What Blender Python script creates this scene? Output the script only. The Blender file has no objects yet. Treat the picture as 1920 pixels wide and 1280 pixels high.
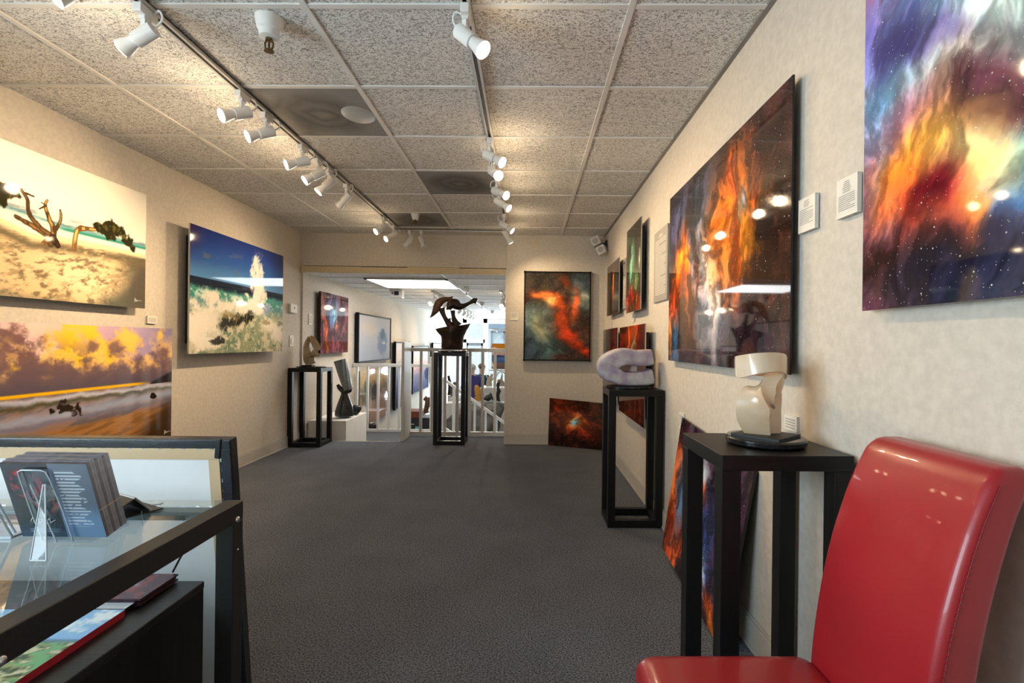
import bpy, math, random
import numpy as np
from mathutils import Matrix, Vector

sc = bpy.context.scene
COL = sc.collection
R = math.radians

# ------------------------------------------------------------------ camera, world, light, exposure
CAM_H, YAW, ROLL = 1.175, R(-1.08), 0.0118
cam_d = bpy.data.cameras.new('camera'); cam = bpy.data.objects.new('camera', cam_d); COL.objects.link(cam)
cam_d.sensor_width = 36.0; cam_d.lens = 18.0; cam_d.sensor_fit = 'HORIZONTAL'
cam_d.shift_x = -(1008 - 960) / 1920; cam_d.shift_y = 4 / 1920; cam_d.clip_start = 0.05
cam.matrix_world = Matrix.Translation((0, 0, CAM_H)) @ Matrix.Rotation(YAW, 4, 'Z') @ Matrix.Rotation(R(90), 4, 'X') @ Matrix.Rotation(ROLL, 4, 'Z')
sc.camera = cam
sc.view_settings.view_transform = 'Standard'; sc.view_settings.look = 'None'
sc.view_settings.gamma = 1.0; sc.view_settings.exposure = 0.54; sc.view_settings.use_curve_mapping = False
w = bpy.data.worlds.new('daylight'); sc.world = w; w.use_nodes = True
w.node_tree.nodes['Background'].inputs[0].default_value = (0.86, 0.93, 1.0, 1)
w.node_tree.nodes['Background'].inputs[1].default_value = 1.5
sc.cycles.max_bounces = 8; sc.cycles.diffuse_bounces = 5; sc.cycles.glossy_bounces = 4; sc.cycles.transparent_max_bounces = 12
sc.cycles.caustics_reflective = False; sc.cycles.caustics_refractive = False
sc.cycles.sample_clamp_indirect = 6.0

def area(name, loc, rot, sx, sy, power, color):
    d = bpy.data.lights.new(name, 'AREA'); d.shape = 'RECTANGLE'; d.size = sx; d.size_y = sy; d.energy = power; d.color = color
    o = bpy.data.objects.new(name, d); COL.objects.link(o); o.location = loc; o.rotation_euler = rot
    return o
# daylight through the window in the left wall beside the camera and through the shop front at the far end
area('window_daylight', (-2.86, 0.0, 1.45), (0, R(-90), 0), 1.35, 1.85, 88, (0.76, 0.88, 1.0))
area('shop_front_daylight', (-1.1, 17.4, 0.6), (R(90), 0, R(180)), 2.8, 2.6, 800, (0.86, 0.93, 1.0))

def ray(u, v):                       # direction through a point of the photograph, used to read positions off its planes
    a = (u - 1008) / 960; b = (v - 644) / 960
    s, c = math.sin(ROLL), math.cos(ROLL)
    x = a * c + b * s; y = b * c - a * s
    cy, sy = math.cos(YAW), math.sin(YAW)
    return np.array([cy * x - sy, sy * x + cy, -y])

# ------------------------------------------------------------------ materials
MATS = {}
def lin(c):
    c = np.asarray(c, float)
    return np.where(c <= 0.04045, c / 12.92, ((c + 0.055) / 1.055) ** 2.4)
def rgb(r, g, b): return tuple(lin(np.array([r, g, b]) / 255.0))
def M(name, color, rough=0.5, metal=0.0, spec=0.5, noise=None, bump=None, emit=None, coat=0.0, trans=0.0, ior=1.45, stretch=(1, 1, 1), color2=None):
    if name in MATS: return MATS[name]
    m = bpy.data.materials.new(name); m.use_nodes = True; nt = m.node_tree; N, L = nt.nodes, nt.links
    b = N['Principled BSDF']
    b.inputs['Base Color'].default_value = (*color, 1); b.inputs['Roughness'].default_value = rough
    b.inputs['Metallic'].default_value = metal; b.inputs['Specular IOR Level'].default_value = spec
    b.inputs['Coat Weight'].default_value = coat; b.inputs['Coat Roughness'].default_value = 0.05
    b.inputs['Transmission Weight'].default_value = trans; b.inputs['IOR'].default_value = ior
    tc = N.new('ShaderNodeTexCoord'); mp = N.new('ShaderNodeMapping'); mp.inputs['Scale'].default_value = stretch
    L.new(tc.outputs['Object'], mp.inputs[0])
    if noise:
        t = N.new('ShaderNodeTexNoise'); t.inputs['Scale'].default_value = noise[0]; t.inputs['Detail'].default_value = 5
        L.new(mp.outputs[0], t.inputs['Vector'])
        r = N.new('ShaderNodeMapRange'); r.inputs[1].default_value = 0.32; r.inputs[2].default_value = 0.68
        L.new(t.outputs['Fac'], r.inputs[0])
        x = N.new('ShaderNodeMix'); x.data_type = 'RGBA'
        c2 = color2 if color2 else tuple(k * (1 - noise[1]) for k in color)
        c1 = color if color2 else tuple(min(1, k * (1 + noise[1])) for k in color)
        x.inputs[6].default_value = (*c2, 1); x.inputs[7].default_value = (*c1, 1)
        L.new(r.outputs[0], x.inputs[0]); L.new(x.outputs[2], b.inputs['Base Color'])
    if bump:
        t = N.new('ShaderNodeTexNoise'); t.inputs['Scale'].default_value = bump[0]; t.inputs['Detail'].default_value = 4
        L.new(mp.outputs[0], t.inputs['Vector'])
        bp = N.new('ShaderNodeBump'); bp.inputs['Strength'].default_value = bump[1]; bp.inputs['Distance'].default_value = 0.004
        L.new(t.outputs['Fac'], bp.inputs['Height']); L.new(bp.outputs[0], b.inputs['Normal'])
    if emit:
        b.inputs['Emission Color'].default_value = (*emit[0], 1); b.inputs['Emission Strength'].default_value = emit[1]
    MATS[name] = m
    return m

def ceiling_mat():
    m = M('mineral_ceiling_tile', (0.78, 0.76, 0.73), 0.95, spec=0.1); nt = m.node_tree; N, L = nt.nodes, nt.links
    b = N['Principled BSDF']; tc = N.new('ShaderNodeTexCoord')
    mp = N.new('ShaderNodeMapping'); mp.inputs['Scale'].default_value = (1, 1.25, 1); L.new(tc.outputs['Object'], mp.inputs[0])
    def spk(scale, lo, hi, dist):
        t = N.new('ShaderNodeTexNoise'); t.inputs['Scale'].default_value = scale; t.inputs['Detail'].default_value = 2.0; t.inputs['Distortion'].default_value = dist
        L.new(mp.outputs[0], t.inputs['Vector'])
        r = N.new('ShaderNodeMapRange'); r.inputs[1].default_value = lo; r.inputs[2].default_value = hi; r.clamp = True; L.new(t.outputs['Fac'], r.inputs[0])
        return r.outputs[0]
    a = spk(66, 0.40, 0.46, 1.8); c = spk(115, 0.37, 0.42, 0.9)
    mul = N.new('ShaderNodeMath'); mul.operation = 'MULTIPLY'; L.new(a, mul.inputs[0]); L.new(c, mul.inputs[1])
    t = N.new('ShaderNodeTexNoise'); t.inputs['Scale'].default_value = 1.3; L.new(tc.outputs['Object'], t.inputs['Vector'])
    r = N.new('ShaderNodeMapRange'); r.inputs[1].default_value = 0.35; r.inputs[2].default_value = 0.7; r.inputs[3].default_value = 0.9; r.inputs[4].default_value = 1.05
    L.new(t.outputs['Fac'], r.inputs[0])
    x = N.new('ShaderNodeMix'); x.data_type = 'RGBA'; x.inputs[6].default_value = (0.34, 0.325, 0.315, 1); x.inputs[7].default_value = (0.88, 0.86, 0.83, 1)
    L.new(mul.outputs[0], x.inputs[0])
    y = N.new('ShaderNodeMix'); y.data_type = 'RGBA'; y.blend_type = 'MULTIPLY'; y.inputs[0].default_value = 1
    L.new(x.outputs[2], y.inputs[6]); L.new(r.outputs[0], y.inputs[7]); L.new(y.outputs[2], b.inputs['Base Color'])
    bp = N.new('ShaderNodeBump'); bp.inputs['Strength'].default_value = 0.5; bp.inputs['Distance'].default_value = 0.003
    L.new(mul.outputs[0], bp.inputs['Height']); L.new(bp.outputs[0], b.inputs['Normal'])
    return m

def carpet_mat(name, c1, c2):
    m = M(name, c1, 0.98, spec=0.05); nt = m.node_tree; N, L = nt.nodes, nt.links; b = N['Principled BSDF']
    tc = N.new('ShaderNodeTexCoord')
    def ns(scale, lo, hi, det=3):
        t = N.new('ShaderNodeTexNoise'); t.inputs['Scale'].default_value = scale; t.inputs['Detail'].default_value = det
        L.new(tc.outputs['Object'], t.inputs['Vector'])
        r = N.new('ShaderNodeMapRange'); r.inputs[1].default_value = lo; r.inputs[2].default_value = hi; L.new(t.outputs['Fac'], r.inputs[0]); return r.outputs[0]
    a = ns(150, 0.34, 0.66); d = ns(3, 0.2, 0.8)
    s = N.new('ShaderNodeMath'); s.operation = 'MULTIPLY_ADD'; s.inputs[1].default_value = 0.85
    L.new(a, s.inputs[0]); q = N.new('ShaderNodeMath'); q.operation = 'MULTIPLY'; q.inputs[1].default_value = 0.15; L.new(d, q.inputs[0]); L.new(q.outputs[0], s.inputs[2])
    x = N.new('ShaderNodeMix'); x.data_type = 'RGBA'; x.inputs[6].default_value = (*c2, 1); x.inputs[7].default_value = (*c1, 1)
    L.new(s.outputs[0], x.inputs[0]); L.new(x.outputs[2], b.inputs['Base Color'])
    bp = N.new('ShaderNodeBump'); bp.inputs['Strength'].default_value = 0.8; bp.inputs['Distance'].default_value = 0.006
    L.new(a, bp.inputs['Height']); L.new(bp.outputs[0], b.inputs['Normal'])
    return m

def vent_mat():
    m = M('perforated_grey_panel', (0.3, 0.28, 0.26), 0.6); nt = m.node_tree; N, L = nt.nodes, nt.links; b = N['Principled BSDF']
    tc = N.new('ShaderNodeTexCoord'); v = N.new('ShaderNodeTexVoronoi'); v.voronoi_dimensions = '2D'; v.inputs['Scale'].default_value = 110; v.inputs['Randomness'].default_value = 0.0
    L.new(tc.outputs['Object'], v.inputs['Vector'])
    g = N.new('ShaderNodeMath'); g.operation = 'GREATER_THAN'; g.inputs[1].default_value = 0.36; L.new(v.outputs['Distance'], g.inputs[0])
    # dust rings left by the air around the duct in the middle
    ln = N.new('ShaderNodeVectorMath'); ln.operation = 'LENGTH'; L.new(tc.outputs['Object'], ln.inputs[0])
    t = N.new('ShaderNodeTexNoise'); t.inputs['Scale'].default_value = 7; L.new(tc.outputs['Object'], t.inputs['Vector'])
    ad = N.new('ShaderNodeMath'); ad.operation = 'MULTIPLY_ADD'; ad.inputs[1].default_value = 0.12; L.new(t.outputs['Fac'], ad.inputs[0]); L.new(ln.outputs['Value'], ad.inputs[2])
    r = N.new('ShaderNodeValToRGB'); e = r.color_ramp.elements
    e[0].position = 0.08; e[0].color = (0.25, 0.23, 0.2, 1); e[1].position = 0.34; e[1].color = (0.33, 0.32, 0.31, 1)
    for p_, c_ in ((0.13, (0.08, 0.07, 0.06, 1)), (0.17, (0.20, 0.18, 0.16, 1)), (0.22, (0.10, 0.09, 0.08, 1))):
        k = r.color_ramp.elements.new(p_); k.color = c_
    L.new(ad.outputs[0], r.inputs[0])
    x = N.new('ShaderNodeMix'); x.data_type = 'RGBA'; x.inputs[6].default_value = (0.08, 0.075, 0.07, 1); L.new(g.outputs[0], x.inputs[0]); L.new(r.outputs[0], x.inputs[7])
    L.new(x.outputs[2], b.inputs['Base Color'])
    return m

def glass_mat(name, tint, ior=1.5):
    if name in MATS: return MATS[name]
    m = bpy.data.materials.new(name); m.use_nodes = True; nt = m.node_tree; N, L = nt.nodes, nt.links
    N.remove(N['Principled BSDF']); out = N['Material Output']
    tr = N.new('ShaderNodeBsdfTransparent'); tr.inputs[0].default_value = (*tint, 1)
    gl = N.new('ShaderNodeBsdfGlossy'); gl.inputs['Roughness'].default_value = 0.02
    fr = N.new('ShaderNodeFresnel'); fr.inputs[0].default_value = ior
    mx = N.new('ShaderNodeMixShader'); ge = N.new('ShaderNodeNewGeometry'); sb = N.new('ShaderNodeMath'); sb.operation = 'SUBTRACT'; sb.use_clamp = True; L.new(fr.outputs[0], sb.inputs[0]); L.new(ge.outputs['Backfacing'], sb.inputs[1])     # only the entry face mirrors
    L.new(sb.outputs[0], mx.inputs[0]); L.new(tr.outputs[0], mx.inputs[1]); L.new(gl.outputs[0], mx.inputs[2])
    L.new(mx.outputs[0], out.inputs[0]); MATS[name] = m
    return m

def art_mat(stars=0.0, rough=0.05, name=None, spec=.5):
    key = name or 'acrylic_print_%d' % int(stars * 100)
    if key in MATS: return MATS[key]
    m = M(key, (0.5, 0.5, 0.5), rough, spec=spec); nt = m.node_tree; N, L = nt.nodes, nt.links; b = N['Principled BSDF']
    at = N.new('ShaderNodeAttribute'); at.attribute_name = 'Col'; src = at.outputs['Color']
    if stars:
        uv = N.new('ShaderNodeUVMap'); uv.uv_map = 'UVMap'
        for scale, rad, thr in ((30, 0.07, 1 - stars * .5), (80, 0.09, 1 - stars * 0.6)):
            v = N.new('ShaderNodeTexVoronoi'); v.voronoi_dimensions = '2D'; v.inputs['Scale'].default_value = scale; L.new(uv.outputs[0], v.inputs['Vector'])
            sx = N.new('ShaderNodeSeparateColor'); L.new(v.outputs['Color'], sx.inputs[0])
            g = N.new('ShaderNodeMath'); g.operation = 'GREATER_THAN'; g.inputs[1].default_value = thr; L.new(sx.outputs[0], g.inputs[0])
            r = N.new('ShaderNodeMapRange'); r.inputs[1].default_value = rad; r.inputs[2].default_value = rad * 0.3; r.inputs[3].default_value = 0; r.inputs[4].default_value = 1
            L.new(v.outputs['Distance'], r.inputs[0])
            k = N.new('ShaderNodeMath'); k.operation = 'MULTIPLY'; L.new(g.outputs[0], k.inputs[0]); L.new(r.outputs[0], k.inputs[1])
            k2 = N.new('ShaderNodeMath'); k2.operation = 'MULTIPLY'; L.new(k.outputs[0], k2.inputs[0]); L.new(sx.outputs[1], k2.inputs[1])
            x = N.new('ShaderNodeMix'); x.data_type = 'RGBA'; x.inputs[7].default_value = (0.95, 0.93, 0.9, 1)
            L.new(k2.outputs[0], x.inputs[0]); L.new(src, x.inputs[6]); src = x.outputs[2]
    L.new(src, b.inputs['Base Color'])
    return m

WALL = M('woven_beige_wall_fabric', (0.575, 0.525, 0.46), 0.95, spec=0.1, noise=(42, 0.07), bump=(260, 0.25))
BASEB = M('painted_beige_baseboard', (0.47, 0.44, 0.40), 0.55, noise=(6, 0.03))
CEIL = ceiling_mat()
TBAR = M('painted_tee_bar', (0.72, 0.70, 0.67), 0.6, noise=(9, 0.05))
CARPET = carpet_mat('grey_loop_carpet', (0.27, 0.292, 0.338), (0.031, 0.034, 0.041))
WHITE = M('white_enamel', (0.78, 0.77, 0.75), 0.35, noise=(12, 0.03))
WPAINT = M('white_painted_wood', (0.60, 0.585, 0.56), 0.45, noise=(9, 0.04))
PLINTH = M('matt_white_plinth', (0.72, 0.70, 0.67), 0.7, noise=(7, 0.04))
BLKWOOD = M('black_stained_wood', (0.0075, 0.0072, 0.007), 0.42, spec=0.3, noise=(30, 0.35), bump=(70, 0.12), stretch=(1, 1, 0.08))
BLKTOP = M('black_stained_wood_top', (0.009, 0.0085, 0.008), 0.36, spec=0.3, noise=(60, 0.35), bump=(90, 0.12), stretch=(0.1, 1, 1))
BLKMETAL = M('black_powder_coated_steel', (0.016, 0.0155, 0.015), 0.42, noise=(220, 0.3), bump=(400, 0.1))
BLKGLOSS = M('polished_black_stone', (0.012, 0.012, 0.013), 0.12, noise=(60, 0.5))
BLACK = M('black_backing', (0.01, 0.01, 0.01), 0.6, noise=(20, 0.2))
CHROME = M('bright_steel', (0.7, 0.7, 0.7), 0.25, metal=1.0, noise=(40, 0.05))
GLASS = glass_mat('clear_pane', (0.93, 0.97, 0.96))
DESKGLASS = glass_mat('greenish_desk_glass', (0.93, 0.97, 0.975), 1.9)
ACRYLIC = glass_mat('clear_acrylic', (0.90, 0.93, 0.96))
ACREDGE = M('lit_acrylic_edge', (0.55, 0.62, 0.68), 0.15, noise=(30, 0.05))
TRACKM = M('grey_white_track', (0.52, 0.50, 0.47), 0.5, noise=(9, 0.05))
TRACKDK = M('track_slot', (0.025, 0.025, 0.025), 0.5, noise=(9, 0.1))
BULB = M('lit_lamp_face', (1, 0.9, 0.75), 0.3, emit=((1.0, 0.80, 0.52), 42.0), noise=(9, 0.02))
BULBOFF = M('unlit_lamp_face', (0.6, 0.58, 0.54), 0.2, noise=(9, 0.05))
PAPER = M('white_card', (0.70, 0.67, 0.61), 0.7, noise=(20, 0.02))
INK = M('grey_ink', (0.28, 0.27, 0.25), 0.7, noise=(50, 0.1))
SILVERINK = M('pale_ink', (0.75, 0.75, 0.75), 0.5, noise=(50, 0.05))

# ------------------------------------------------------------------ mesh helpers
class MB:
    def __init__(s): s.v = []; s.f = []
    def add(s, vs, fs):
        n = len(s.v); s.v += [tuple(map(float, p)) for p in vs]; s.f += [tuple(n + i for i in f) for f in fs]; return s
    def box(s, lo, hi, rot=None, piv=None):
        x0, y0, z0 = lo; x1, y1, z1 = hi
        vs = [Vector(p) for p in ((x0, y0, z0), (x1, y0, z0), (x1, y1, z0), (x0, y1, z0), (x0, y0, z1), (x1, y0, z1), (x1, y1, z1), (x0, y1, z1))]
        if rot is not None:
            pv = Vector(piv) if piv is not None else (Vector(lo) + Vector(hi)) / 2
            vs = [rot @ (p - pv) + pv for p in vs]
        return s.add(vs, [(0, 3, 2, 1), (4, 5, 6, 7), (0, 1, 5, 4), (1, 2, 6, 5), (2, 3, 7, 6), (3, 0, 4, 7)])
    def boxc(s, c, d, rot=None):
        c = Vector(c); d = Vector(d) / 2
        return s.box(c - d, c + d, rot)
    def bar(s, p0, p1, wd, ht, up=(0, 0, 1)):      # rectangular bar between two points
        p0, p1 = Vector(p0), Vector(p1); t = (p1 - p0).normalized(); a = t.cross(Vector(up)).normalized(); b = a.cross(t).normalized()
        vs = [p + a * sx * wd / 2 + b * sy * ht / 2 for p in (p0, p1) for sx, sy in ((-1, -1), (1, -1), (1, 1), (-1, 1))]
        return s.add(vs, [(3, 2, 1, 0), (4, 5, 6, 7), (0, 1, 5, 4), (1, 2, 6, 5), (2, 3, 7, 6), (3, 0, 4, 7)])
    def rings(s, rings, cap=True, closed=False):
        n = len(rings[0]); vs = [p for r in rings for p in r]; fs = []
        m = len(rings)
        for i in range(m if closed else m - 1):
            j = (i + 1) % m
            for k in range(n):
                l = (k + 1) % n
                fs.append((i * n + k, i * n + l, j * n + l, j * n + k))
        if cap and not closed: fs += [tuple(range(n))[::-1], tuple(range((m - 1) * n, m * n))]
        return s.add(vs, fs)
    def tube(s, pts, rad, n=10, flat=None, ref=(0, 1, 0), closed=False, cap=True):   # rad: number, list; (ra, rb) pairs give an oval
        pts = [Vector(p) for p in pts]; m = len(pts); rs = []
        for i, p in enumerate(pts):
            q0 = pts[i - 1] if (i or closed) else p; q1 = pts[(i + 1) % m] if (i < m - 1 or closed) else p
            t = (q1 - q0).normalized(); rf = Vector(ref)
            if abs(t.dot(rf)) > 0.97: rf = Vector((1, 0, 0)) if abs(t.x) < 0.9 else Vector((0, 0, 1))
            b = (rf - t * t.dot(rf)).normalized(); a = b.cross(t).normalized()
            r = rad[i] if isinstance(rad, (list, tuple, np.ndarray)) else rad
            ra, rb = r if isinstance(r, (tuple, list)) else (r, r)
            rs.append([p + a * ra * math.cos(2 * math.pi * k / n) + b * rb * math.sin(2 * math.pi * k / n) for k in range(n)])
        return s.rings(rs, cap, closed)
    def cyl(s, p0, p1, r0, r1=None, n=20): return s.tube([p0, p1], [r0, r0 if r1 is None else r1], n)
    def lathe(s, c, prof, n=28, sx=1.0, sy=1.0):
        c = Vector(c)
        return s.rings([[c + Vector((r * sx * math.cos(2 * math.pi * k / n), r * sy * math.sin(2 * math.pi * k / n), z)) for k in range(n)] for r, z in prof])
    def ball(s, c, r, n=20, m=12, rot=None, fn=None):
        c = Vector(c); r = Vector((r, r, r)) if not hasattr(r, '__len__') else Vector(r); rs = []
        for i in range(m + 1):
            ph = -math.pi / 2 + math.pi * (0.02 + 0.96 * i / m); ring = []
            for k in range(n):
                th = 2 * math.pi * k / n
                d = Vector((math.cos(ph) * math.cos(th), math.cos(ph) * math.sin(th), math.sin(ph)))
                q = 1.0 if fn is None else fn(d)
                p = Vector((d.x * r.x, d.y * r.y, d.z * r.z)) * q
                if rot is not None: p = rot @ p
                ring.append(c + p)
            rs.append(ring)
        return s.rings(rs)
    def disc(s, c, nrm, r, n=24, th=0.0005):
        nrm = Vector(nrm).normalized(); return s.cyl(Vector(c) - nrm * th, Vector(c) + nrm * th, r, r, n)
    def quad(s, a, b, c, d): return s.add([a, b, c, d], [(0, 1, 2, 3)])
    def build(s, name, mat, parent=None, bevel=0, seg=2, smooth=35, subsurf=0, loc=None):
        me = bpy.data.meshes.new(name); o = bpy.data.objects.new(name, me); COL.objects.link(o)
        off = Vector((0, 0, 0)); p = parent
        while p is not None: off += p.location; p = p.parent
        if loc is not None: o.location = Vector(loc) - off; off = Vector(loc)
        me.from_pydata([tuple(Vector(v) - off) for v in s.v], [], s.f); me.materials.append(mat)
        if parent is not None: o.parent = parent
        finish(o, bevel, seg, smooth, subsurf)
        return o
def finish(o, bevel=0, seg=2, smooth=35, subsurf=0):
    me = o.data; me.validate(); me.update()
    if smooth:
        me.polygons.foreach_set('use_smooth', [True] * len(me.polygons))
        if not subsurf: me.set_sharp_from_angle(angle=R(smooth))
    if bevel:
        b = o.modifiers.new('bevel', 'BEVEL'); b.width = bevel; b.segments = seg; b.limit_method = 'ANGLE'; b.angle_limit = R(40); b.harden_normals = True
    if subsurf:
        b = o.modifiers.new('subdivision', 'SUBSURF'); b.levels = subsurf; b.render_levels = subsurf
def spline(pts, n, closed=False):
    P = [np.array(p, float) for p in pts]; m = len(P); out = []
    segs = m if closed else m - 1
    for i in range(segs):
        if closed: a, b, c, d = P[i - 1], P[i], P[(i + 1) % m], P[(i + 2) % m]
        else: a, b, c, d = P[max(i - 1, 0)], P[i], P[i + 1], P[min(i + 2, m - 1)]
        for k in range(n):
            t = k / n
            out.append(0.5 * ((2 * b) + (-a + c) * t + (2 * a - 5 * b + 4 * c - d) * t * t + (-a + 3 * b - 3 * c + d) * t ** 3))
    if not closed: out.append(P[-1])
    return out
def thing(name, label, cat, loc=(0, 0, 0), group=None, rot=None):
    o = bpy.data.objects.new(name, None); COL.objects.link(o); o.location = loc; o.empty_display_size = 0.05
    if rot: o.rotation_euler = rot
    return tag(o, label, cat, group)
def tag(o, label, cat, group=None):
    o['label'] = label; o['category'] = cat
    if group: o['group'] = group
    return o
def struct(mb, name, mat, **k):
    o = mb.build(name, mat, **k); o['kind'] = 'structure'; return o
MB.xf = lambda s, m: (setattr(s, 'v', [tuple(m @ Vector(p)) for p in s.v]), s)[1]

# ------------------------------------------------------------------ the upper room
XL, XR, CZ, YB, YF = -2.65, 0.89, 2.438, 5.97, -1.0
ZL = -1.08                      # floor of the lower gallery
CZ2 = 1.985                     # its ceiling
struct(MB().box((XL - .15, YF - .12, -.2), (XR + .15, 6.06, 0)), 'floor', CARPET)
struct(MB().box((-1.49, 6.06, -.2), (-0.15, 6.47, 0)), 'floor_edge', CARPET)
struct(MB().box((-2.30, 6.055, -.012), (-1.60, 6.066, .004)), 'trim_5', PAPER)
struct(MB().box((XL - .15, YF - .12, CZ), (XR + .15, 6.2, CZ + .08)), 'ceiling', CEIL)
WY0, WY1, WZ0, WZ1 = -0.95, 0.95, .75, 2.15
struct(MB().box((XL - .15, WY1, -.2), (XL, 6.02, CZ)).box((XL - .15, YF - .12, -.2), (XL, WY0, CZ)).box((XL - .15, WY0, -.2), (XL, WY1, WZ0)).box((XL - .15, WY0, WZ1), (XL, WY1, CZ)), 'wall_left', WALL)
struct(MB().box((XR, YF - .12, -.2), (XR + .15, 6.2, CZ)), 'wall_right', WALL)
struct(MB().box((-0.262, YB, -.2), (XR, YB + .14, CZ)), 'wall_back', WALL)
struct(MB().box((XL, 6.02, 2.055), (-0.262, 6.16, CZ)), 'wall_header', WALL)
# the wall behind the camera, and the window in the left wall
struct(MB().box((XL, YF - .12, 0), (XR, YF, CZ)), 'wall_front', WALL)
wf = MB()
for y in (WY0 + .025, 0, WY1 - .025): wf.box((XL - .12, y - .025, WZ0), (XL - .06, y + .025, WZ1))
wf.box((XL - .12, WY0, WZ0), (XL - .06, WY1, WZ0 + .05)).box((XL - .12, WY0, WZ1 - .05), (XL - .06, WY1, WZ1))
wo = struct(wf, 'window_1', WPAINT)
MB().box((XL - .095, WY0 + .05, WZ0 + .05), (XL - .09, WY1 - .05, WZ1 - .05)).build('pane', GLASS, wo)
# ceiling grid: cross tees run a touch askew to the walls, as in the place
gy = lambda k, x: 1.94 + .6096 * k - .034 * (x + .77)
tb = MB()
for k in range(-4, 7):
    x0, x1 = XL, XR
    tb.add([(x0, gy(k, x0) - .012, CZ - .006), (x1, gy(k, x1) - .012, CZ - .006), (x1, gy(k, x1) + .012, CZ - .006), (x0, gy(k, x0) + .012, CZ - .006),
            (x0, gy(k, x0) - .012, CZ + .004), (x1, gy(k, x1) - .012, CZ + .004), (x1, gy(k, x1) + .012, CZ + .004), (x0, gy(k, x0) + .012, CZ + .004)],
           [(3, 2, 1, 0), (4, 5, 6, 7), (0, 1, 5, 4), (1, 2, 6, 5), (2, 3, 7, 6), (3, 0, 4, 7)])
struct(tb, 'trim_1', TBAR, smooth=0)
tb = MB()
for x in (-2.065, -0.855, 0.372): tb.box((x - .012, YF, CZ - .007), (x + .012, 6.0, CZ + .004))
for k in (1, 5): tb.box((-1.462 - .012, gy(k, -1.46), CZ - .0065), (-1.462 + .012, gy(k + 1, -1.46), CZ + .004))
tb.box((-.255 - .012, gy(3, -.25), CZ - .0065), (-.255 + .012, gy(4, -.25), CZ + .004))
struct(tb, 'trim_2', TBAR, smooth=0)
struct(MB().box((XR - .022, YF, CZ - .007), (XR, YB, CZ + .002)), 'trim_3', M('grey_wall_angle', (.25, .23, .21), .6, noise=(9, .05)))
# baseboards with a small rounded lip on top and a pale foot strip
def base(name, a, b, inward):
    (x0, y0), (x1, y1) = a, b; ix, iy = inward; m = MB()
    for d, z0, z1 in ((.014, 0, .112), (.010, .112, .124), (.019, 0, .014)):
        m.box((min(x0, x1, x0 + ix * d, x1 + ix * d), min(y0, y1, y0 + iy * d, y1 + iy * d), z0), (max(x0, x1, x0 + ix * d, x1 + ix * d), max(y0, y1, y0 + iy * d, y1 + iy * d), z1))
    struct(m, name, BASEB, bevel=.003)
base('baseboard_left', (XL, YF), (XL, 5.995), (1, 0))
base('baseboard_right', (XR, YF), (XR, YB), (-1, 0))
base('baseboard_back', (-.262, YB), (XR, YB), (0, -1))
# ragged strip of old ceiling edge under the header, left from the lower gallery's ceiling
EDGE = M('yellowed_ceiling_edge', (.58, .48, .31), .8, noise=(60, .12), bump=(120, .5))
m = MB(); xs = [-2.63, -1.955, -1.40, -0.82, -0.262]
for i in range(4):
    top = (2.052, 2.046, 2.056, 2.050)[i]
    m.box((xs[i] + .012, 6.0, 1.985), (xs[i + 1] - .012, 6.02, top - .006)); m.box((xs[i] - .012, 5.995, 1.985), (xs[i] + .012, 6.02, top))
m.box((XL + .02, 5.99, 1.972), (-.262, 6.03, 1.988))
struct(m, 'trim_4', EDGE)
CORNER = M('cream_corner_bead', (.62, .56, .47), .6, noise=(9, .05))
struct(MB().box((-.268, YB - .004, 0), (-.258, YB + .15, 2.03)), 'trim_6', CORNER)

# ------------------------------------------------------------------ landing, steps and lower gallery
LX0, LX1 = -2.63, 4.2
struct(MB().box((LX0, 6.06, -.4), (-1.47, 7.80, -.18)), 'floor_landing', carpet_mat('blue_grey_landing_carpet', (.20, .215, .23), (.06, .065, .072)))
st = MB()
for i in range(4): st.box((-1.47 + .25 * i, 6.47, ZL), (-1.22 + .25 * i, 7.72, -.36 - .18 * i))
struct(st, 'floor_steps', MATS['blue_grey_landing_carpet'])
struct(MB().box((LX0 - .15, 6.1, ZL - .2), (LX1, 17.3, ZL)), 'floor_lower', CARPET)
struct(MB().box((LX0 - .15, 6.02, CZ2), (LX1, 17.3, CZ2 + .06)).box((LX0 - .15, 6.16, CZ2 + .06), (LX1, 6.2, CZ + .08)), 'ceiling_lower', CEIL)
struct(MB().box((LX0 - .15, 6.02, ZL), (LX0, 17.3, CZ2)), 'wall_lower_left', WALL)
struct(MB().box((LX1, 6.1, ZL), (LX1 + .15, 17.3, CZ2)), 'wall_lower_right', WALL)
struct(MB().box((-.262, 6.12, ZL), (LX1, 6.24, CZ2)), 'wall_lower_front', WALL)
struct(MB().box((.17, 17.0, ZL), (LX1, 17.14, CZ2)), 'wall_lower_far', WALL)
base('baseboard_landing', (LX0, 6.03), (LX0, 6.2), (1, 0))
tb = MB()
for k in range(18): tb.box((LX0, 6.53 + .61 * k, CZ2 - .005), (LX1, 6.55 + .61 * k, CZ2 + .003))
for x in (-2.06, -1.03, 0.19, 1.41): tb.box((x - .011, 6.1, CZ2 - .0055), (x + .011, 17.3, CZ2 + .003))
struct(tb, 'trim_7', TBAR, smooth=0)
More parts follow.
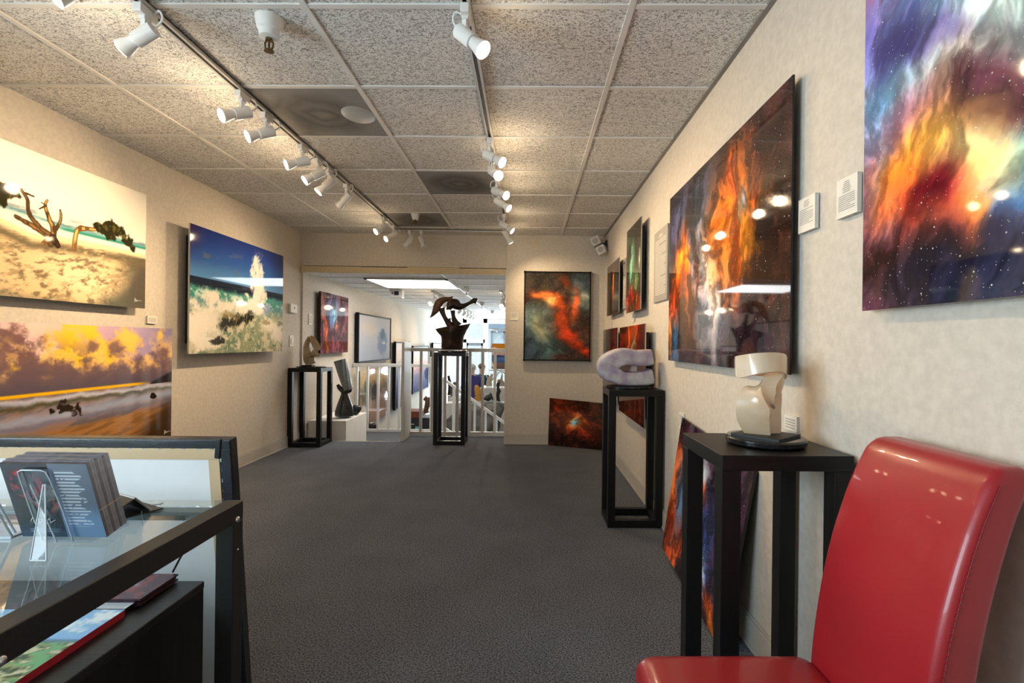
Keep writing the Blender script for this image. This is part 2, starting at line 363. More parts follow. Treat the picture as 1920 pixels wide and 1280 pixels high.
# shop front: white frames, door, panes
FX = [-2.63, -2.1, -1.42, 0.1]
m = MB()
for x in FX: m.box((x - .07, 17.0, ZL), (x + .07, 17.14, CZ2))
m.box((LX0, 17.0, 1.83), (.17, 17.14, CZ2)).box((LX0, 17.0, 1.17), (-1.42, 17.14, 1.30)).box((-1.42, 17.0, ZL), (.17, 17.14, ZL + .35))
sf = struct(m, 'window_2', WPAINT, bevel=.008)
MB().box((-1.42, 17.06, ZL + .3), (.1, 17.07, 1.85)).build('pane', GLASS, sf)
MB().box((LX0, 17.06, 1.28), (-1.42, 17.07, 1.85)).build('pane', GLASS, sf)
dm = M('grey_blue_door_frame', (.16, .19, .23), .4, noise=(9, .05))
d = struct(MB().box((-2.06, 17.02, ZL), (-1.97, 17.1, 1.17)).box((-1.55, 17.02, ZL), (-1.49, 17.1, 1.17)).box((-2.06, 17.02, 1.08), (-1.49, 17.1, 1.17)).box((-2.06, 17.02, ZL), (-1.49, 17.1, ZL + .2)), 'door_1', dm)
MB().box((-1.98, 17.05, ZL + .15), (-1.54, 17.06, 1.10)).build('pane', GLASS, d)
MB().cyl((-1.60, 16.98, -.25), (-1.60, 16.98, .15), .014).cyl((-1.6, 16.98, -.2), (-1.6, 17.03, -.2), .01).cyl((-1.6, 16.98, .1), (-1.6, 17.03, .1), .01).build('door_handle', CHROME, d)
# the street outside
struct(MB().box((-14, 17.3, ZL - .3), (14, 32, ZL - .05)), 'pavement', M('pale_pavement', (.42, .42, .42), .9, noise=(3, .1)))
bw = M('pale_stucco', (.66, .66, .66), .9, noise=(2, .05))
blue = M('blue_grey_paint', (.18, .24, .32), .5, noise=(5, .1))
b = thing('building', 'white building across the street seen through the shop front', 'building', (-1, 27, ZL - .05))
MB().box((-9, 27, ZL - .05), (7, 27.4, 7)).build('wall', bw, b)
f_ = MB().box((-1.95, 26.93, .92), (-1.20, 27.0, 1.0)).box((-1.95, 26.93, 1.72), (-1.20, 27.0, 1.8)).box((-1.95, 26.93, .92), (-1.86, 27.0, 1.8)).box((-1.29, 26.93, .92), (-1.20, 27.0, 1.8)).build('window', blue, b)
MB().box((-1.88, 26.97, 1.0), (-1.27, 26.99, 1.72)).build('pane', M('dim_glass', (.30, .36, .40), .1, noise=(5, .1)), f_)
MB().box((-2.05, 26.6, 1.92), (-.6, 27.0, 2.3)).build('awning', blue, b, bevel=.02)
lt = thing('street_lantern', 'blue framed street lantern seen through the glass door', 'lantern', (-2.75, 24.0, ZL - .05))
MB().cyl((-2.75, 24, ZL - .05), (-2.75, 24, .55), .03).build('pole', blue, lt)
MB().bar((-2.9, 24, .6), (-2.9, 24, 1.1), .05, .05).bar((-2.6, 24, .6), (-2.6, 24, 1.1), .05, .05).bar((-2.9, 24, .6), (-2.6, 24, .6), .05, .05).bar((-2.9, 24, 1.1), (-2.6, 24, 1.1), .05, .05).bar((-2.75, 24, .5), (-2.75, 24, .6), .05, .05).build('lantern_frame', blue, lt)
MB().box((-2.87, 23.98, .63), (-2.63, 24.02, 1.07)).build('pane', GLASS, lt)

# bright ceiling panel of the lower gallery (it lights the landing)
cl = thing('ceiling_light_panel', 'large bright square light panel in the low ceiling beyond the opening', 'ceiling light', (-1.55, 7.05, CZ2))
MB().box((-2.09, 6.53, CZ2 - .02), (-1.03, 6.56, CZ2)).box((-2.09, 7.54, CZ2 - .02), (-1.03, 7.57, CZ2)).box((-2.09, 6.53, CZ2 - .02), (-2.06, 7.57, CZ2)).box((-1.06, 6.53, CZ2 - .02), (-1.03, 7.57, CZ2)).build('frame', WHITE, cl)
MB().box((-2.06, 6.56, CZ2 - .012), (-1.06, 7.54, CZ2 - .006)).build('diffuser', M('lit_diffuser', (1, 1, 1), .5, emit=((.95, .98, 1.0), 6.0), noise=(9, .01)), cl)

# perforated return vents
for i, (x0, x1, k, lb) in enumerate(((-1.45, -.867, 1, 'nearest dusty perforated ceiling vent beside the left spotlight track'), (-.843, -.265, 3, 'middle perforated ceiling vent with dark dust rings beside the centre track'), (-1.45, -.867, 5, 'farthest perforated ceiling vent close to the back wall header'))):
    cx = (x0 + x1) / 2; cy = (gy(k, cx) + gy(k + 1, cx)) / 2
    v = thing('ceiling_vent', lb, 'vent', (cx, cy, CZ - .004), 'perforated ceiling vents')
    z = CZ - .004; c4 = [(x0, gy(k, x0) + .012), (x1, gy(k, x1) + .012), (x1, gy(k + 1, x1) - .012), (x0, gy(k + 1, x0) - .012)]
    MB().add([(x, y, z) for x, y in c4] + [(x, y, CZ + .003) for x, y in c4], [(3, 2, 1, 0), (4, 5, 6, 7), (0, 1, 5, 4), (1, 2, 6, 5), (2, 3, 7, 6), (3, 0, 4, 7)]).build('perforated_panel', vent_mat() if 'perforated_grey_panel' not in MATS else MATS['perforated_grey_panel'], v)
    if i == 0: MB().lathe((cx + .20, cy, z), [(.001, -.002), (.085, -.002), (.09, .001)], sy=1.25).build('damper_plate', M('pale_damper', (.42, .43, .43), .4, noise=(9, .05)), v)
BRASS = M('tarnished_brass', (.16, .10, .04), .4, metal=.9, noise=(60, .3))
def sprinkler(x, y, z, lb, s=1.0):
    t = thing('fire_sprinkler', lb, 'sprinkler', (x, y, z), 'ceiling sprinklers')
    MB().lathe((x, y, z), [(.052 * s, 0), (.052 * s, -.006 * s), (.044 * s, -.045 * s), (.038 * s, -.05 * s), (.036 * s, -.075 * s), (.02 * s, -.078 * s)]).build('escutcheon', WHITE, t)
    m = MB().cyl((x, y, z - .078 * s), (x, y, z - .088 * s), .013 * s).cyl((x, y, z - .088 * s), (x, y, z - .118 * s), .004 * s, n=8)
    for sx in (-1, 1): m.tube(spline([(x + sx * .010 * s, y, z - .084 * s), (x + sx * .016 * s, y, z - .10 * s), (x + sx * .012 * s, y, z - .118 * s), (x, y, z - .124 * s)], 4), .0035 * s, 8)
    m.build('head', BRASS, t)
    MB().lathe((x, y, z), [(.003 * s, -.123 * s), (.017 * s, -.124 * s), (.019 * s, -.129 * s), (.003 * s, -.129 * s)], 16).build('deflector', BRASS, t)
sprinkler(-1.03, 2.03, CZ, 'white collared brass sprinkler nearest the camera between the two tracks')
sprinkler(-1.12, 5.05, CZ, 'small sprinkler hanging under the farthest ceiling vent', .8)
for x, y, lb in ((-.92, 7.6, 'sprinkler on the low ceiling just right of the bronze sculpture'), (-.93, 10.3, 'sprinkler on the low ceiling left of the two right lamps'), (-.9, 12.8, 'farthest small sprinkler in the lower gallery')): sprinkler(x, y, CZ2, lb, .9)
# ------------------------------------------------------------------ tracks and spotlights
def track(name, lb, p0, p1):
    t = thing('lighting_track', lb, 'track', p0, 'ceiling lighting tracks')
    (x0, y0, z), (x1, y1, _) = p0, p1
    if abs(x1 - x0) < abs(y1 - y0):
        MB().box((x0 - .0195, y0, z - .018), (x0 - .008, y1, z)).box((x0 + .008, y0, z - .018), (x0 + .0195, y1, z)).box((x0 - .0195, y0, z - .004), (x0 + .0195, y1, z)).build('rail', TRACKM, t)
        MB().box((x0 - .0075, y0, z - .012), (x0 + .0075, y1, z - .005)).build('slot', TRACKDK, t)
    else:
        MB().box((x0, y0 - .0195, z - .018), (x1, y0 - .008, z)).box((x0, y0 + .008, z - .018), (x1, y0 + .0195, z)).box((x0, y0 - .0195, z - .004), (x1, y0 + .0195, z)).build('rail', TRACKM, t)
        MB().box((x0, y0 - .0075, z - .012), (x1, y0 + .0075, z - .005)).build('slot', TRACKDK, t)
TZ = CZ - .006
TXL, TXC = -1.45, -0.245
track('t', 'left ceiling track carrying the spotlights aimed at the seascapes', (TXL, -.9, TZ), (TXL, 5.72, TZ))
track('t', 'centre ceiling track carrying the spotlights aimed at the nebula prints', (TXC, -.9, TZ), (TXC, 5.80, TZ))
track('t', 'short cross track near the back wall header', (TXL + .02, 5.74, TZ), (TXC - .02, 5.74, TZ))

def spot(mount, aim, lb, power=0, drop=.075, spill=0.9, blend=1.0, size=100, group='white track spotlights', s=1.0, off=0.0):
    x, y, z = mount; z -= .018
    t = thing('track_spotlight', lb, 'spotlight', (x, y, z), group)
    m = MB().box((x - .016 * s, y - .045 * s, z - .034 * s), (x + .016 * s, y + .045 * s, z)).box((x - .012 * s, y - .02 * s, z - .045 * s), (x + .012 * s, y + .02 * s, z - .03 * s))
    m.build('adapter', WHITE, t, bevel=.003)
    piv = Vector((x, y, z - drop * s)); d = (Vector(aim) - piv).normalized()
    hd = piv - d * .02 * s
    side = d.cross(Vector((0, 0, 1))).normalized()
    m = MB().cyl((x, y, z - .04 * s), piv, .0085 * s, n=10)
    for q in (-1, 1): m.bar(piv + side * q * .012 * s + Vector((0, 0, .03 * s)), piv + side * q * .012 * s - d * .0 - Vector((0, 0, .012 * s)), .004 * s, .018 * s, up=d)
    m.build('swivel_arm', WHITE, t)
    ax = piv + d * .01 * s - Vector((0, 0, .024 * s))
    sk = MB().tube([ax - d * .052 * s, ax - d * .05 * s, ax + d * .03 * s, ax + d * .032 * s], [.024 * s, .029 * s, .029 * s, .027 * s], 20).build('socket', WHITE, t)
    c0 = ax - d * .05 * s
    MB().tube(spline([c0, c0 - d * .035 * s + Vector((0, 0, .02 * s)), c0 - d * .02 * s + Vector((0, 0, .06 * s)), Vector((x, y + .03 * s, z - .01))], 6), .004 * s, 8).build('cable', WHITE, t)
    bl = MB().tube([ax + d * .032 * s, ax + d * .045 * s, ax + d * .07 * s, ax + d * .088 * s, ax + d * .092 * s], [.022 * s, .023 * s, .030 * s, .0335 * s, .0335 * s], 22, cap=True).build('bulb', WHITE, t)
    MB().disc(ax + d * .0935 * s, d, .030 * s).build('lamp_face', BULB if power else BULBOFF, bl)
    if power > 0.01:
        L = bpy.data.lights.new('spot', 'SPOT'); L.energy = power; L.color = (1.0, 0.72, 0.42); L.spot_size = R(size); L.spot_blend = blend; L.shadow_soft_size = .028
        o = bpy.data.objects.new('spot', L); COL.objects.link(o); o.parent = t
        o.location = ax + d * .10 * s - Vector((x, y, z)); o.rotation_euler = d.to_track_quat('-Z', 'Y').to_euler()
        K = bpy.data.lights.new('lamp_spill', 'POINT'); K.energy = spill; K.color = (1.0, 0.74, 0.44); K.shadow_soft_size = .03
        o = bpy.data.objects.new('lamp_spill', K); COL.objects.link(o); o.parent = t; o.location = ax + d * .13 * s - Vector((x, y, z))
    return t
SP = 44
spot((TXL, 1.70, TZ), (-2.0, 1.15, 1.7), 'spotlight at the top left corner glowing just above the beach tree print', SP * .35)
spot((TXL, 1.95, TZ), (-2.62, 2.0, 1.65), 'first fully visible spotlight on the left track, seen side on', SP * .35)
spot((TXL, 2.60, TZ), (-2.6, 1.3, 1.5), 'spotlight turned back to the camera beside the nearest ceiling vent, before its neighbour', SP * .3)
spot((TXL, 2.84, TZ), (-2.6, 1.9, 1.6), 'spotlight by the corner of the nearest ceiling vent, second of that pair', SP * .35)
spot((TXL, 3.29, TZ), (-2.6, 2.5, 1.75), 'spotlight pointing flat at the left wall, nearest of the cluster of three', SP * .5)
spot((TXL, 3.53, TZ), (-2.6, 2.75, 1.35), 'spotlight with looped cable in the middle of the cluster of three', SP * .95)
spot((TXL, 3.72, TZ), (-2.6, 3.2, 1.0), 'spotlight aimed lower, farthest of the cluster of three on the left track', SP * 1.1)
spot((TXL, 4.09, TZ), (-2.6, 4.55, 1.35), 'unlit spotlight in the middle of the left track', 0)
spot((TXL, 5.13, TZ), (-2.6, 4.1, 1.3), 'lit spotlight near the end of the left track, before the last lit one', SP * 1.15)
spot((TXL, 5.50, TZ), (-2.6, 4.5, 1.4), 'last lit spotlight at the end of the left track', SP * .8)
spot((-1.33, 5.74, TZ), (-1.75, 5.4, 1.5), 'left one of the unlit spotlight pair hanging before the back header', 0)
spot((-1.20, 5.74, TZ), (-.85, 5.4, 1.5), 'right one of the unlit spotlight pair hanging before the back header', 0)
spot((TXC, 1.91, TZ), (.55, 1.55, 1.55), 'large lit spotlight nearest the camera on the centre track', SP * .35)
spot((TXC, 3.13, TZ), (.88, 2.55, 1.6), 'brightest lit spotlight turned right in the centre track cluster', SP * .55)
spot((TXC, 3.42, TZ), (.72, 1.5, 1.15), 'lit spotlight with its body to the left in the centre track cluster', SP * .5)
spot((TXC, 3.86, TZ), (.85, 3.0, 1.65), 'third lit spotlight of the centre track cluster', SP * .8)
spot((TXC, 4.15, TZ), (.85, 3.75, 1.55), 'last lit spotlight of the centre track cluster', SP * .8)
spot((TXC, 4.95, TZ), (.85, 4.75, 1.55), 'lit spotlight standing alone toward the end of the centre track', SP * .9)
spot((TXC, 5.36, TZ), (.35, 5.93, 1.45), 'end spotlight of the centre track, aimed at the framed nebula', SP * .9)
# lower gallery track lights
G2 = 'track lights of the lower gallery'
T2 = CZ2 - .005
track('t', 'track under the low ceiling along the left side of the lower gallery', (-1.5, 8.0, T2), (-1.5, 16.5, T2))
track('t', 'track under the low ceiling on the right of the lower gallery', (-.43, 7.9, T2), (-.43, 16.5, T2))
order = ['first', 'second', 'third', 'fourth', 'fifth', 'sixth', 'seventh', 'eighth', 'ninth', 'tenth', 'eleventh', 'twelfth']
for i, (y, ty, p) in enumerate(((8.2, 7.3, 22), (8.7, 8.3, 16), (9.3, 9.0, 22), (10.0, 9.6, 0.01), (11.2, 10.6, 70), (12.0, 11.6, .01), (12.7, 12.2, 70), (13.4, 12.8, .01), (14.1, 13.4, .01), (14.8, 14, .01), (15.5, 14.6, .01))):
    spot((-1.5, y, T2), (-2.2, y - 1.3, .9), order[i] + ' lamp from the front on the left track of the lower gallery', p, group=G2, s=1.15)
for i, (y, p) in enumerate(((8.5, 60), (9.1, .01), (10.6, .01))):
    spot((-.43, y, T2), (-.6, y - 1.4, .9), order[i] + ' lamp from the front on the right track of the lower gallery', p, group=G2, s=1.15)

# ------------------------------------------------------------------ noise for the pictures
def vnoise(x, y, seed):
    xi = np.floor(x); yi = np.floor(y); fx = x - xi; fy = y - yi
    xi = xi.astype(np.int64); yi = yi.astype(np.int64)
    fx = fx * fx * (3 - 2 * fx); fy = fy * fy * (3 - 2 * fy)
    def h(i, j):
        n = (i * 374761393 + j * 668265263 + seed * 974634719) & 0xffffffff
        n = ((n ^ (n >> 13)) * 1274126177) & 0xffffffff
        n = ((n ^ (n >> 15)) * 2246822519) & 0xffffffff
        return ((n ^ (n >> 16)) & 0xffffff) / float(0xffffff)
    a, b, c, d = h(xi, yi), h(xi + 1, yi), h(xi, yi + 1), h(xi + 1, yi + 1)
    return (a * (1 - fx) + b * fx) * (1 - fy) + (c * (1 - fx) + d * fx) * fy
def fbm(x, y, octv=5, seed=1, gain=.52):
    s = 0; a = 1; t = 0
    for i in range(octv):
        s = s + a * vnoise(x * 2 ** i + 13.7 * i, y * 2 ** i - 7.1 * i, seed + i * 31); t += a; a *= gain
    return s / t
def ss(a, b, x):
    t = np.clip((x - a) / (b - a), 0, 1); return t * t * (3 - 2 * t)
def over(C, col, wt):
    c = np.array(col, float) / 255.0
    return C + (c - C) * np.clip(wt, 0, 1)[..., None]
def segdist(X, Y, pts):          # distance to a polyline and the fraction along it
    best = np.full(X.shape, 9e9); fr = np.zeros(X.shape); n = len(pts) - 1
    for i in range(n):
        (ax, ay), (bx, by) = pts[i], pts[i + 1]; dx, dy = bx - ax, by - ay; l2 = dx * dx + dy * dy + 1e-12
        t = np.clip(((X - ax) * dx + (Y - ay) * dy) / l2, 0, 1)
        d = np.hypot(X - ax - t * dx, Y - ay - t * dy); k = d < best
        best = np.where(k, d, best); fr = np.where(k, (i + t) / n, fr)
    return best, fr

class Panel:
    """Flat printed panel: corners bottom-left, bottom-right, top-right, top-left as a viewer sees them."""
    def __init__(s, bl, br, tr, tl):
        s.c = [np.array(p, float) for p in (bl, br, tr, tl)]
        s.w = np.linalg.norm(s.c[1] - s.c[0]); s.h = np.linalg.norm(s.c[3] - s.c[0]); s.asp = s.w / s.h
        s.n = np.cross(s.c[1] - s.c[0], s.c[3] - s.c[0]); s.n = s.n / np.linalg.norm(s.n)
    def uv(s, u, v):               # where a point of the photograph falls on this panel: X in panel heights, Y 0..1
        d = ray(u, v); o = np.array([0, 0, CAM_H]); e1 = s.c[1] - s.c[0]; e2 = s.c[3] - s.c[0]
        t = np.dot(s.c[0] - o, s.n) / np.dot(d, s.n); p = o + d * t - s.c[0]
        return np.dot(p, e1) / np.dot(e1, e1) * s.asp, np.dot(p, e2) / np.dot(e2, e2)
    def face(s, name, art, res, mat, parent, lift=.0006):
        nx = max(4, int(res * s.asp)); ny = res
        U, V = np.meshgrid(np.linspace(0, 1, nx), np.linspace(0, 1, ny))
        bl, br, tr, tl = s.c
        P = (bl * ((1 - U) * (1 - V))[..., None] + br * (U * (1 - V))[..., None] + tr * (U * V)[..., None] + tl * ((1 - U) * V)[..., None]) + s.n * lift
        C = np.clip(art(U * s.asp, V, s), 0, 1)
        off = np.zeros(3); p = parent
        while p is not None: off += np.array(p.location); p = p.parent
        me = bpy.data.meshes.new(name); idx = np.arange(nx * ny).reshape(ny, nx)
        F = np.stack([idx[:-1, :-1], idx[:-1, 1:], idx[1:, 1:], idx[1:, :-1]], -1).reshape(-1, 4)
        me.from_pydata((P.reshape(-1, 3) - off).tolist(), [], F.tolist())
        at = me.color_attributes.new('Col', 'FLOAT_COLOR', 'POINT')
        col = np.ones((nx * ny, 4), np.float32); col[:, :3] = lin(C.reshape(-1, 3)); at.data.foreach_set('color', col.ravel())
        uvl = me.uv_layers.new(name='UVMap'); q = np.stack([U * s.w, V * s.h], -1).reshape(-1, 2)[F.ravel()]
        uvl.data.foreach_set('uv', q.astype(np.float32).ravel())
        me.materials.append(mat); me.update()
        o = bpy.data.objects.new(name, me); COL.objects.link(o); o.parent = parent
        return o
    def slab(s, t, grow=0.0, back=0.0):
        bl, br, tr, tl = s.c; ex = (br - bl) / s.w * grow; ey = (tl - bl) / s.h * grow
        q = [bl - ex - ey, br + ex - ey, tr + ex + ey, tl - ex + ey]
        f = [p - s.n * back for p in q]; b = [p - s.n * (back + t) for p in q]
        return MB().add(f + b, [(0, 1, 2, 3), (7, 6, 5, 4), (4, 5, 1, 0), (5, 6, 2, 1), (6, 7, 3, 2), (7, 4, 0, 3)])
BLKFRAME = M('matt_black_frame', (.012, .011, .011), .8, spec=.15, noise=(30, .2))
EDGEM = M('acrylic_edge', (.16, .15, .14), .15, noise=(20, .1))
EDGELT = M('pale_acrylic_edge', (.45, .42, .38), .2, noise=(20, .1))
def picture(label, corners, art, res, stars=0.0, thick=.012, edge=None, standoff=0.0, frame=0.0, cat='picture', name='acrylic_print', group=None, rough=.04, sign=None):
    p = Panel(*corners); c = sum(p.c) / 4
    t = thing(name, label, cat, tuple(c), group)
    p.slab(thick).build('panel', edge or EDGEM, t, smooth=0)
    m = art_mat(stars, rough) if rough == .04 else art_mat(stars, rough, 'matt_print_%d_%d' % (stars * 100, rough * 100), .12 if rough < .5 else 0.0)
    p.face('printed_face', art, res, m, t)
    if standoff: p.slab(standoff, grow=-.08 * p.h, back=thick).build('mounting_box', BLACK, t, smooth=0)
    if frame:
        e1 = (p.c[1] - p.c[0]) / p.w; e2 = (p.c[3] - p.c[0]) / p.h; bl, br, tr, tl = p.c; m = MB(); g = frame
        for a, b in ((bl - e1 * g, br + e1 * g), (tl - e1 * g, tr + e1 * g), (bl - e2 * g, tl + e2 * g), (br - e2 * g, tr + e2 * g)):
            k = e2 if abs(np.dot(b - a, e1)) > abs(np.dot(b - a, e2)) else e1
            m.bar(tuple(a - p.n * .012), tuple(b - p.n * .012), g * 1.2, .05, up=tuple(p.n))
        m.build('frame', BLKFRAME, t, smooth=0)
    if sign is not None:
        ux, uy = sign; x, y = ux * p.w, uy * p.h; e1 = (p.c[1] - p.c[0]) / p.w; e2 = (p.c[3] - p.c[0]) / p.h
        g = lambda a, b: tuple(p.c[0] + e1 * (x + a) + e2 * (y + b) + p.n * .002)
        MB().tube(spline([g(0, -.012), g(.006, .02), g(.009, -.006), g(.016, .012), g(.020, -.004), g(.027, .006), g(.034, -.002), g(.042, .005), g(.065, .002)], 4), .0012, 5).build('signature', SILVERINK, t)
    return t

def nebula(seed, bg, blobs, streak=0.0, stretch=1.0, warp=.16, fine=7.0, dark=.5, res_gain=.6, gain=1.35):
    """Gas clouds: each blob is (x, y in photograph pixels, rx, ry in panel heights, tilt in degrees, colour, strength)."""
    def f(X, Y, p):
        wx = (fbm(X * 3, Y * 3, 5, seed) - .5) * 2 * warp; wy = (fbm(X * 3 + 9, Y * 3, 5, seed + 5) - .5) * 2 * warp
        x, y = X + wx, Y + wy; a = R(streak); ca, sa = math.cos(a), math.sin(a)
        s1 = (x * ca + y * sa) / stretch; s2 = -x * sa + y * ca
        C = np.ones(X.shape + (3,)) * np.array(bg) / 255.0
        C = C * (.55 + .9 * fbm(s1 * 4, s2 * 4, 5, seed + 2))[..., None]
        for i, (u, v, rx, ry, an, col, st) in enumerate(blobs):
            bx, by = p.uv(u, v); b = R(an); dx, dy = x - bx, y - by
            e = np.exp(-(((dx * math.cos(b) + dy * math.sin(b)) / rx) ** 2 + ((-dx * math.sin(b) + dy * math.cos(b)) / ry) ** 2))
            t = fbm(s1 * fine + i * 3.1, s2 * fine, 6, seed + 11 + i * 7, res_gain)
            C = over(C, col, e * st * ss(.30, .62, t + .28 * e))
        r = 1 - np.abs(2 * fbm(s1 * fine * .8 + 5, s2 * fine * .8, 6, seed + 77, .6) - 1)
        return gain * C * (1 - dark * ss(.62, .98, r))[..., None] * (.86 + .28 * fbm(s1 * 30, s2 * 30, 3, seed + 99))[..., None]
    return f

def quadX(x, y0, y1, z0, z1, right=True):   # panel hung on a side wall
    if right: return (x, y1, z0), (x, y0, z0), (x, y0, z1), (x, y1, z1)     # seen from the left: far end is on the viewer's left
    return (x, y0, z0), (x, y1, z0), (x, y1, z1), (x, y0, z1)

# ---- right wall
picture('large colourful blue and fiery nebula print above the red chair, cut off by the frame',
    quadX(.855, .42, 1.295, 1.268, 2.09), nebula(3, (96, 52, 78), [
    (1660, 150, .30, .45, 0, (150, 90, 120), .9), (1640, 330, .16, .30, 0, (190, 110, 110), .9), (1690, 110, .05, .22, 85, (235, 170, 110), .7),
    (1760, 60, .34, .26, 70, (96, 160, 228), 1.2), (1700, 60, .10, .22, 80, (130, 120, 200), .9), (1790, 160, .18, .26, 60, (70, 170, 225), 1.0), (1870, 40, .12, .22, 70, (225, 250, 235), 1.2), (1900, 110, .10, .30, 70, (190, 240, 225), .9),
    (1890, 330, .16, .22, 70, (110, 215, 225), 1.1), (1918, 430, .10, .28, 70, (50, 110, 180), .9), (1735, 60, .05, .30, 60, (60, 50, 120), .8),
    (1760, 230, .20, .14, 30, (215, 140, 120), .9), (1830, 200, .14, .11, -40, (80, 42, 60), 1.5), (1845, 225, .06, .07, 0, (50, 26, 40), 1.3), (1700, 230, .12, .12, 0, (190, 100, 120), .7),
    (1715, 310, .16, .11, 20, (255, 180, 70), 1.2), (1790, 345, .09, .12, 60, (255, 220, 140), 1.1), (1680, 350, .10, .10, 30, (250, 130, 40), 1.2), (1780, 440, .12, .08, -40, (255, 160, 70), 1.2),
    (1725, 400, .09, .08, 0, (150, 22, 26), 1.5), (1745, 380, .05, .06, 0, (110, 14, 30), 1.2), (1750, 470, .13, .07, -30, (235, 90, 60), 1.1), (1660, 400, .10, .06, 20, (240, 110, 60), 1.0),
    (1650, 520, .20, .12, 0, (66, 36, 34), 1.4), (1760, 545, .30, .09, 0, (52, 40, 52), 1.4), (1880, 520, .22, .10, 0, (34, 34, 52), 1.4), (1905, 540, .10, .07, 0, (60, 56, 66), .8)],
    streak=68, stretch=2.2, warp=.12, fine=10, dark=.4, gain=1.3, res_gain=.68), 480, stars=.5, thick=.006, edge=M('clear_print_edge', (.35, .33, .36), .1, noise=(20, .1)), standoff=.024)
picture('large dark nebula print with orange flames, above the lavender and cream stone sculptures',
    quadX(.855, 1.655, 3.10, 1.083, 2.063), nebula(21, (40, 25, 22), [
    (1270, 430, .30, .25, 0, (44, 50, 78), 1.2), (1320, 390, .22, .25, 80, (50, 58, 76), 1.1), (1300, 560, .24, .30, 80, (120, 56, 26), 1.0), (1330, 600, .22, .25, 90, (60, 78, 104), 1.0),
    (1320, 510, .10, .24, 0, (190, 196, 210), 1.1), (1330, 560, .06, .25, 0, (225, 205, 190), 1.0), (1300, 500, .05, .15, 0, (120, 150, 190), .8),
    (1283, 490, .13, .16, 0, (236, 96, 16), 1.5), (1290, 470, .07, .08, 0, (255, 150, 40), 1.1), (1265, 570, .10, .13, 0, (210, 70, 20), 1.2),
    (1380, 400, .26, .19, 40, (214, 104, 24), 1.5), (1360, 440, .16, .20, 80, (220, 110, 26), 1.2), (1405, 440, .20, .11, 20, (240, 150, 24), 1.5), (1395, 375, .07, .20, -25, (245, 130, 34), 1.3), (1425, 345, .05, .17, -30, (230, 100, 30), 1.4), (1372, 360, .05, .22, 0, (200, 84, 26), 1.2), (1380, 410, .05, .05, 0, (255, 235, 190), .9), (1390, 390, .03, .05, 0, (170, 190, 220), .9),
    (1350, 520, .12, .24, 90, (190, 110, 60), .8), (1370, 500, .05, .20, 0, (180, 76, 20), .9), (1440, 420, .12, .10, 0, (34, 20, 18), 1.3), (1450, 540, .30, .20, 0, (58, 32, 22), 1.0), (1262, 640, .16, .16, 0, (34, 62, 92), 1.3), (1256, 620, .03, .14, 0, (220, 120, 30), .9), (1400, 640, .40, .10, 0, (38, 26, 34), 1.0), (1445, 260, .30, .25, 0, (44, 24, 22), 1.0)],
    streak=78, stretch=1.5, warp=.15, fine=9, dark=.5, gain=1.6, res_gain=.66), 400, stars=.4, thick=.006, edge=BLACK, standoff=.026)
picture('tall narrow print of a green gas pillar over red, on the right wall',
    quadX(.83, 3.785, 4.33, 1.44, 2.13), nebula(33, (66, 56, 46), [
    (1190, 450, .35, .30, 0, (58, 52, 42), 1.0), (1185, 500, .13, .26, -10, (120, 190, 150), 1.4), (1192, 530, .12, .16, 0, (150, 200, 140), 1.2), (1180, 450, .10, .14, 20, (70, 100, 76), 1.0), (1200, 480, .04, .22, 0, (150, 180, 140), .9),
    (1182, 565, .30, .09, 0, (170, 44, 26), 1.5), (1200, 570, .14, .10, 0, (130, 50, 20), 1.3), (1184, 550, .06, .07, 0, (230, 100, 70), 1.2), (1195, 556, .05, .06, 0, (220, 150, 50), 1.1)], streak=75, stretch=2.0), 110, stars=.3, thick=.008, edge=EDGELT, standoff=.035)
picture('small brown print with an orange column, nearest the corner speaker on the right wall',
    quadX(.84, 4.75, 5.45, 1.475, 1.99), nebula(41, (70, 60, 54), [
    (1150, 540, .14, .34, 0, (190, 96, 40), 1.4), (1150, 530, .07, .26, 0, (226, 140, 70), 1.2), (1152, 520, .06, .08, 0, (140, 140, 160), .9), (1158, 500, .12, .2, 0, (50, 40, 38), .9), (1143, 580, .3, .12, 0, (60, 52, 48), .8)], streak=85, stretch=2.5), 80, stars=.25, thick=.008, edge=EDGELT, standoff=.02)
picture('dark red print lower on the right wall, behind the lavender stone sculpture',
    quadX(.82, 3.575, 4.56, .59, 1.325), nebula(52, (70, 24, 16), [
    (1190, 650, .40, .34, 0, (130, 36, 18), 1.2), (1185, 640, .20, .22, 80, (200, 84, 24), 1.3), (1188, 655, .08, .20, 0, (120, 100, 70), 1.1), (1180, 630, .06, .2, 10, (226, 110, 30), 1.0), (1205, 640, .16, .3, 0, (110, 26, 20), 1.1), (1190, 760, .5, .22, 0, (62, 26, 18), 1.2)], streak=80, stretch=2.2), 130, stars=.2, thick=.008, edge=EDGELT, standoff=.035)
picture('partly hidden print with painted grey reflection, low on the right wall by the back corner',
    quadX(.84, 4.80, 5.70, .60, 1.335), nebula(58, (74, 62, 52), [(1150, 660, .25, .40, 0, (84, 24, 22), 1.5), (1154, 640, .10, .3, 0, (120, 34, 28), 1.2), (1134, 660, .16, .5, 0, (80, 70, 60), 1.0)], streak=85, stretch=2), 90, stars=.15, thick=.008, edge=EDGELT, standoff=.02)  # grey at the left is a reflection painted into the dark red print
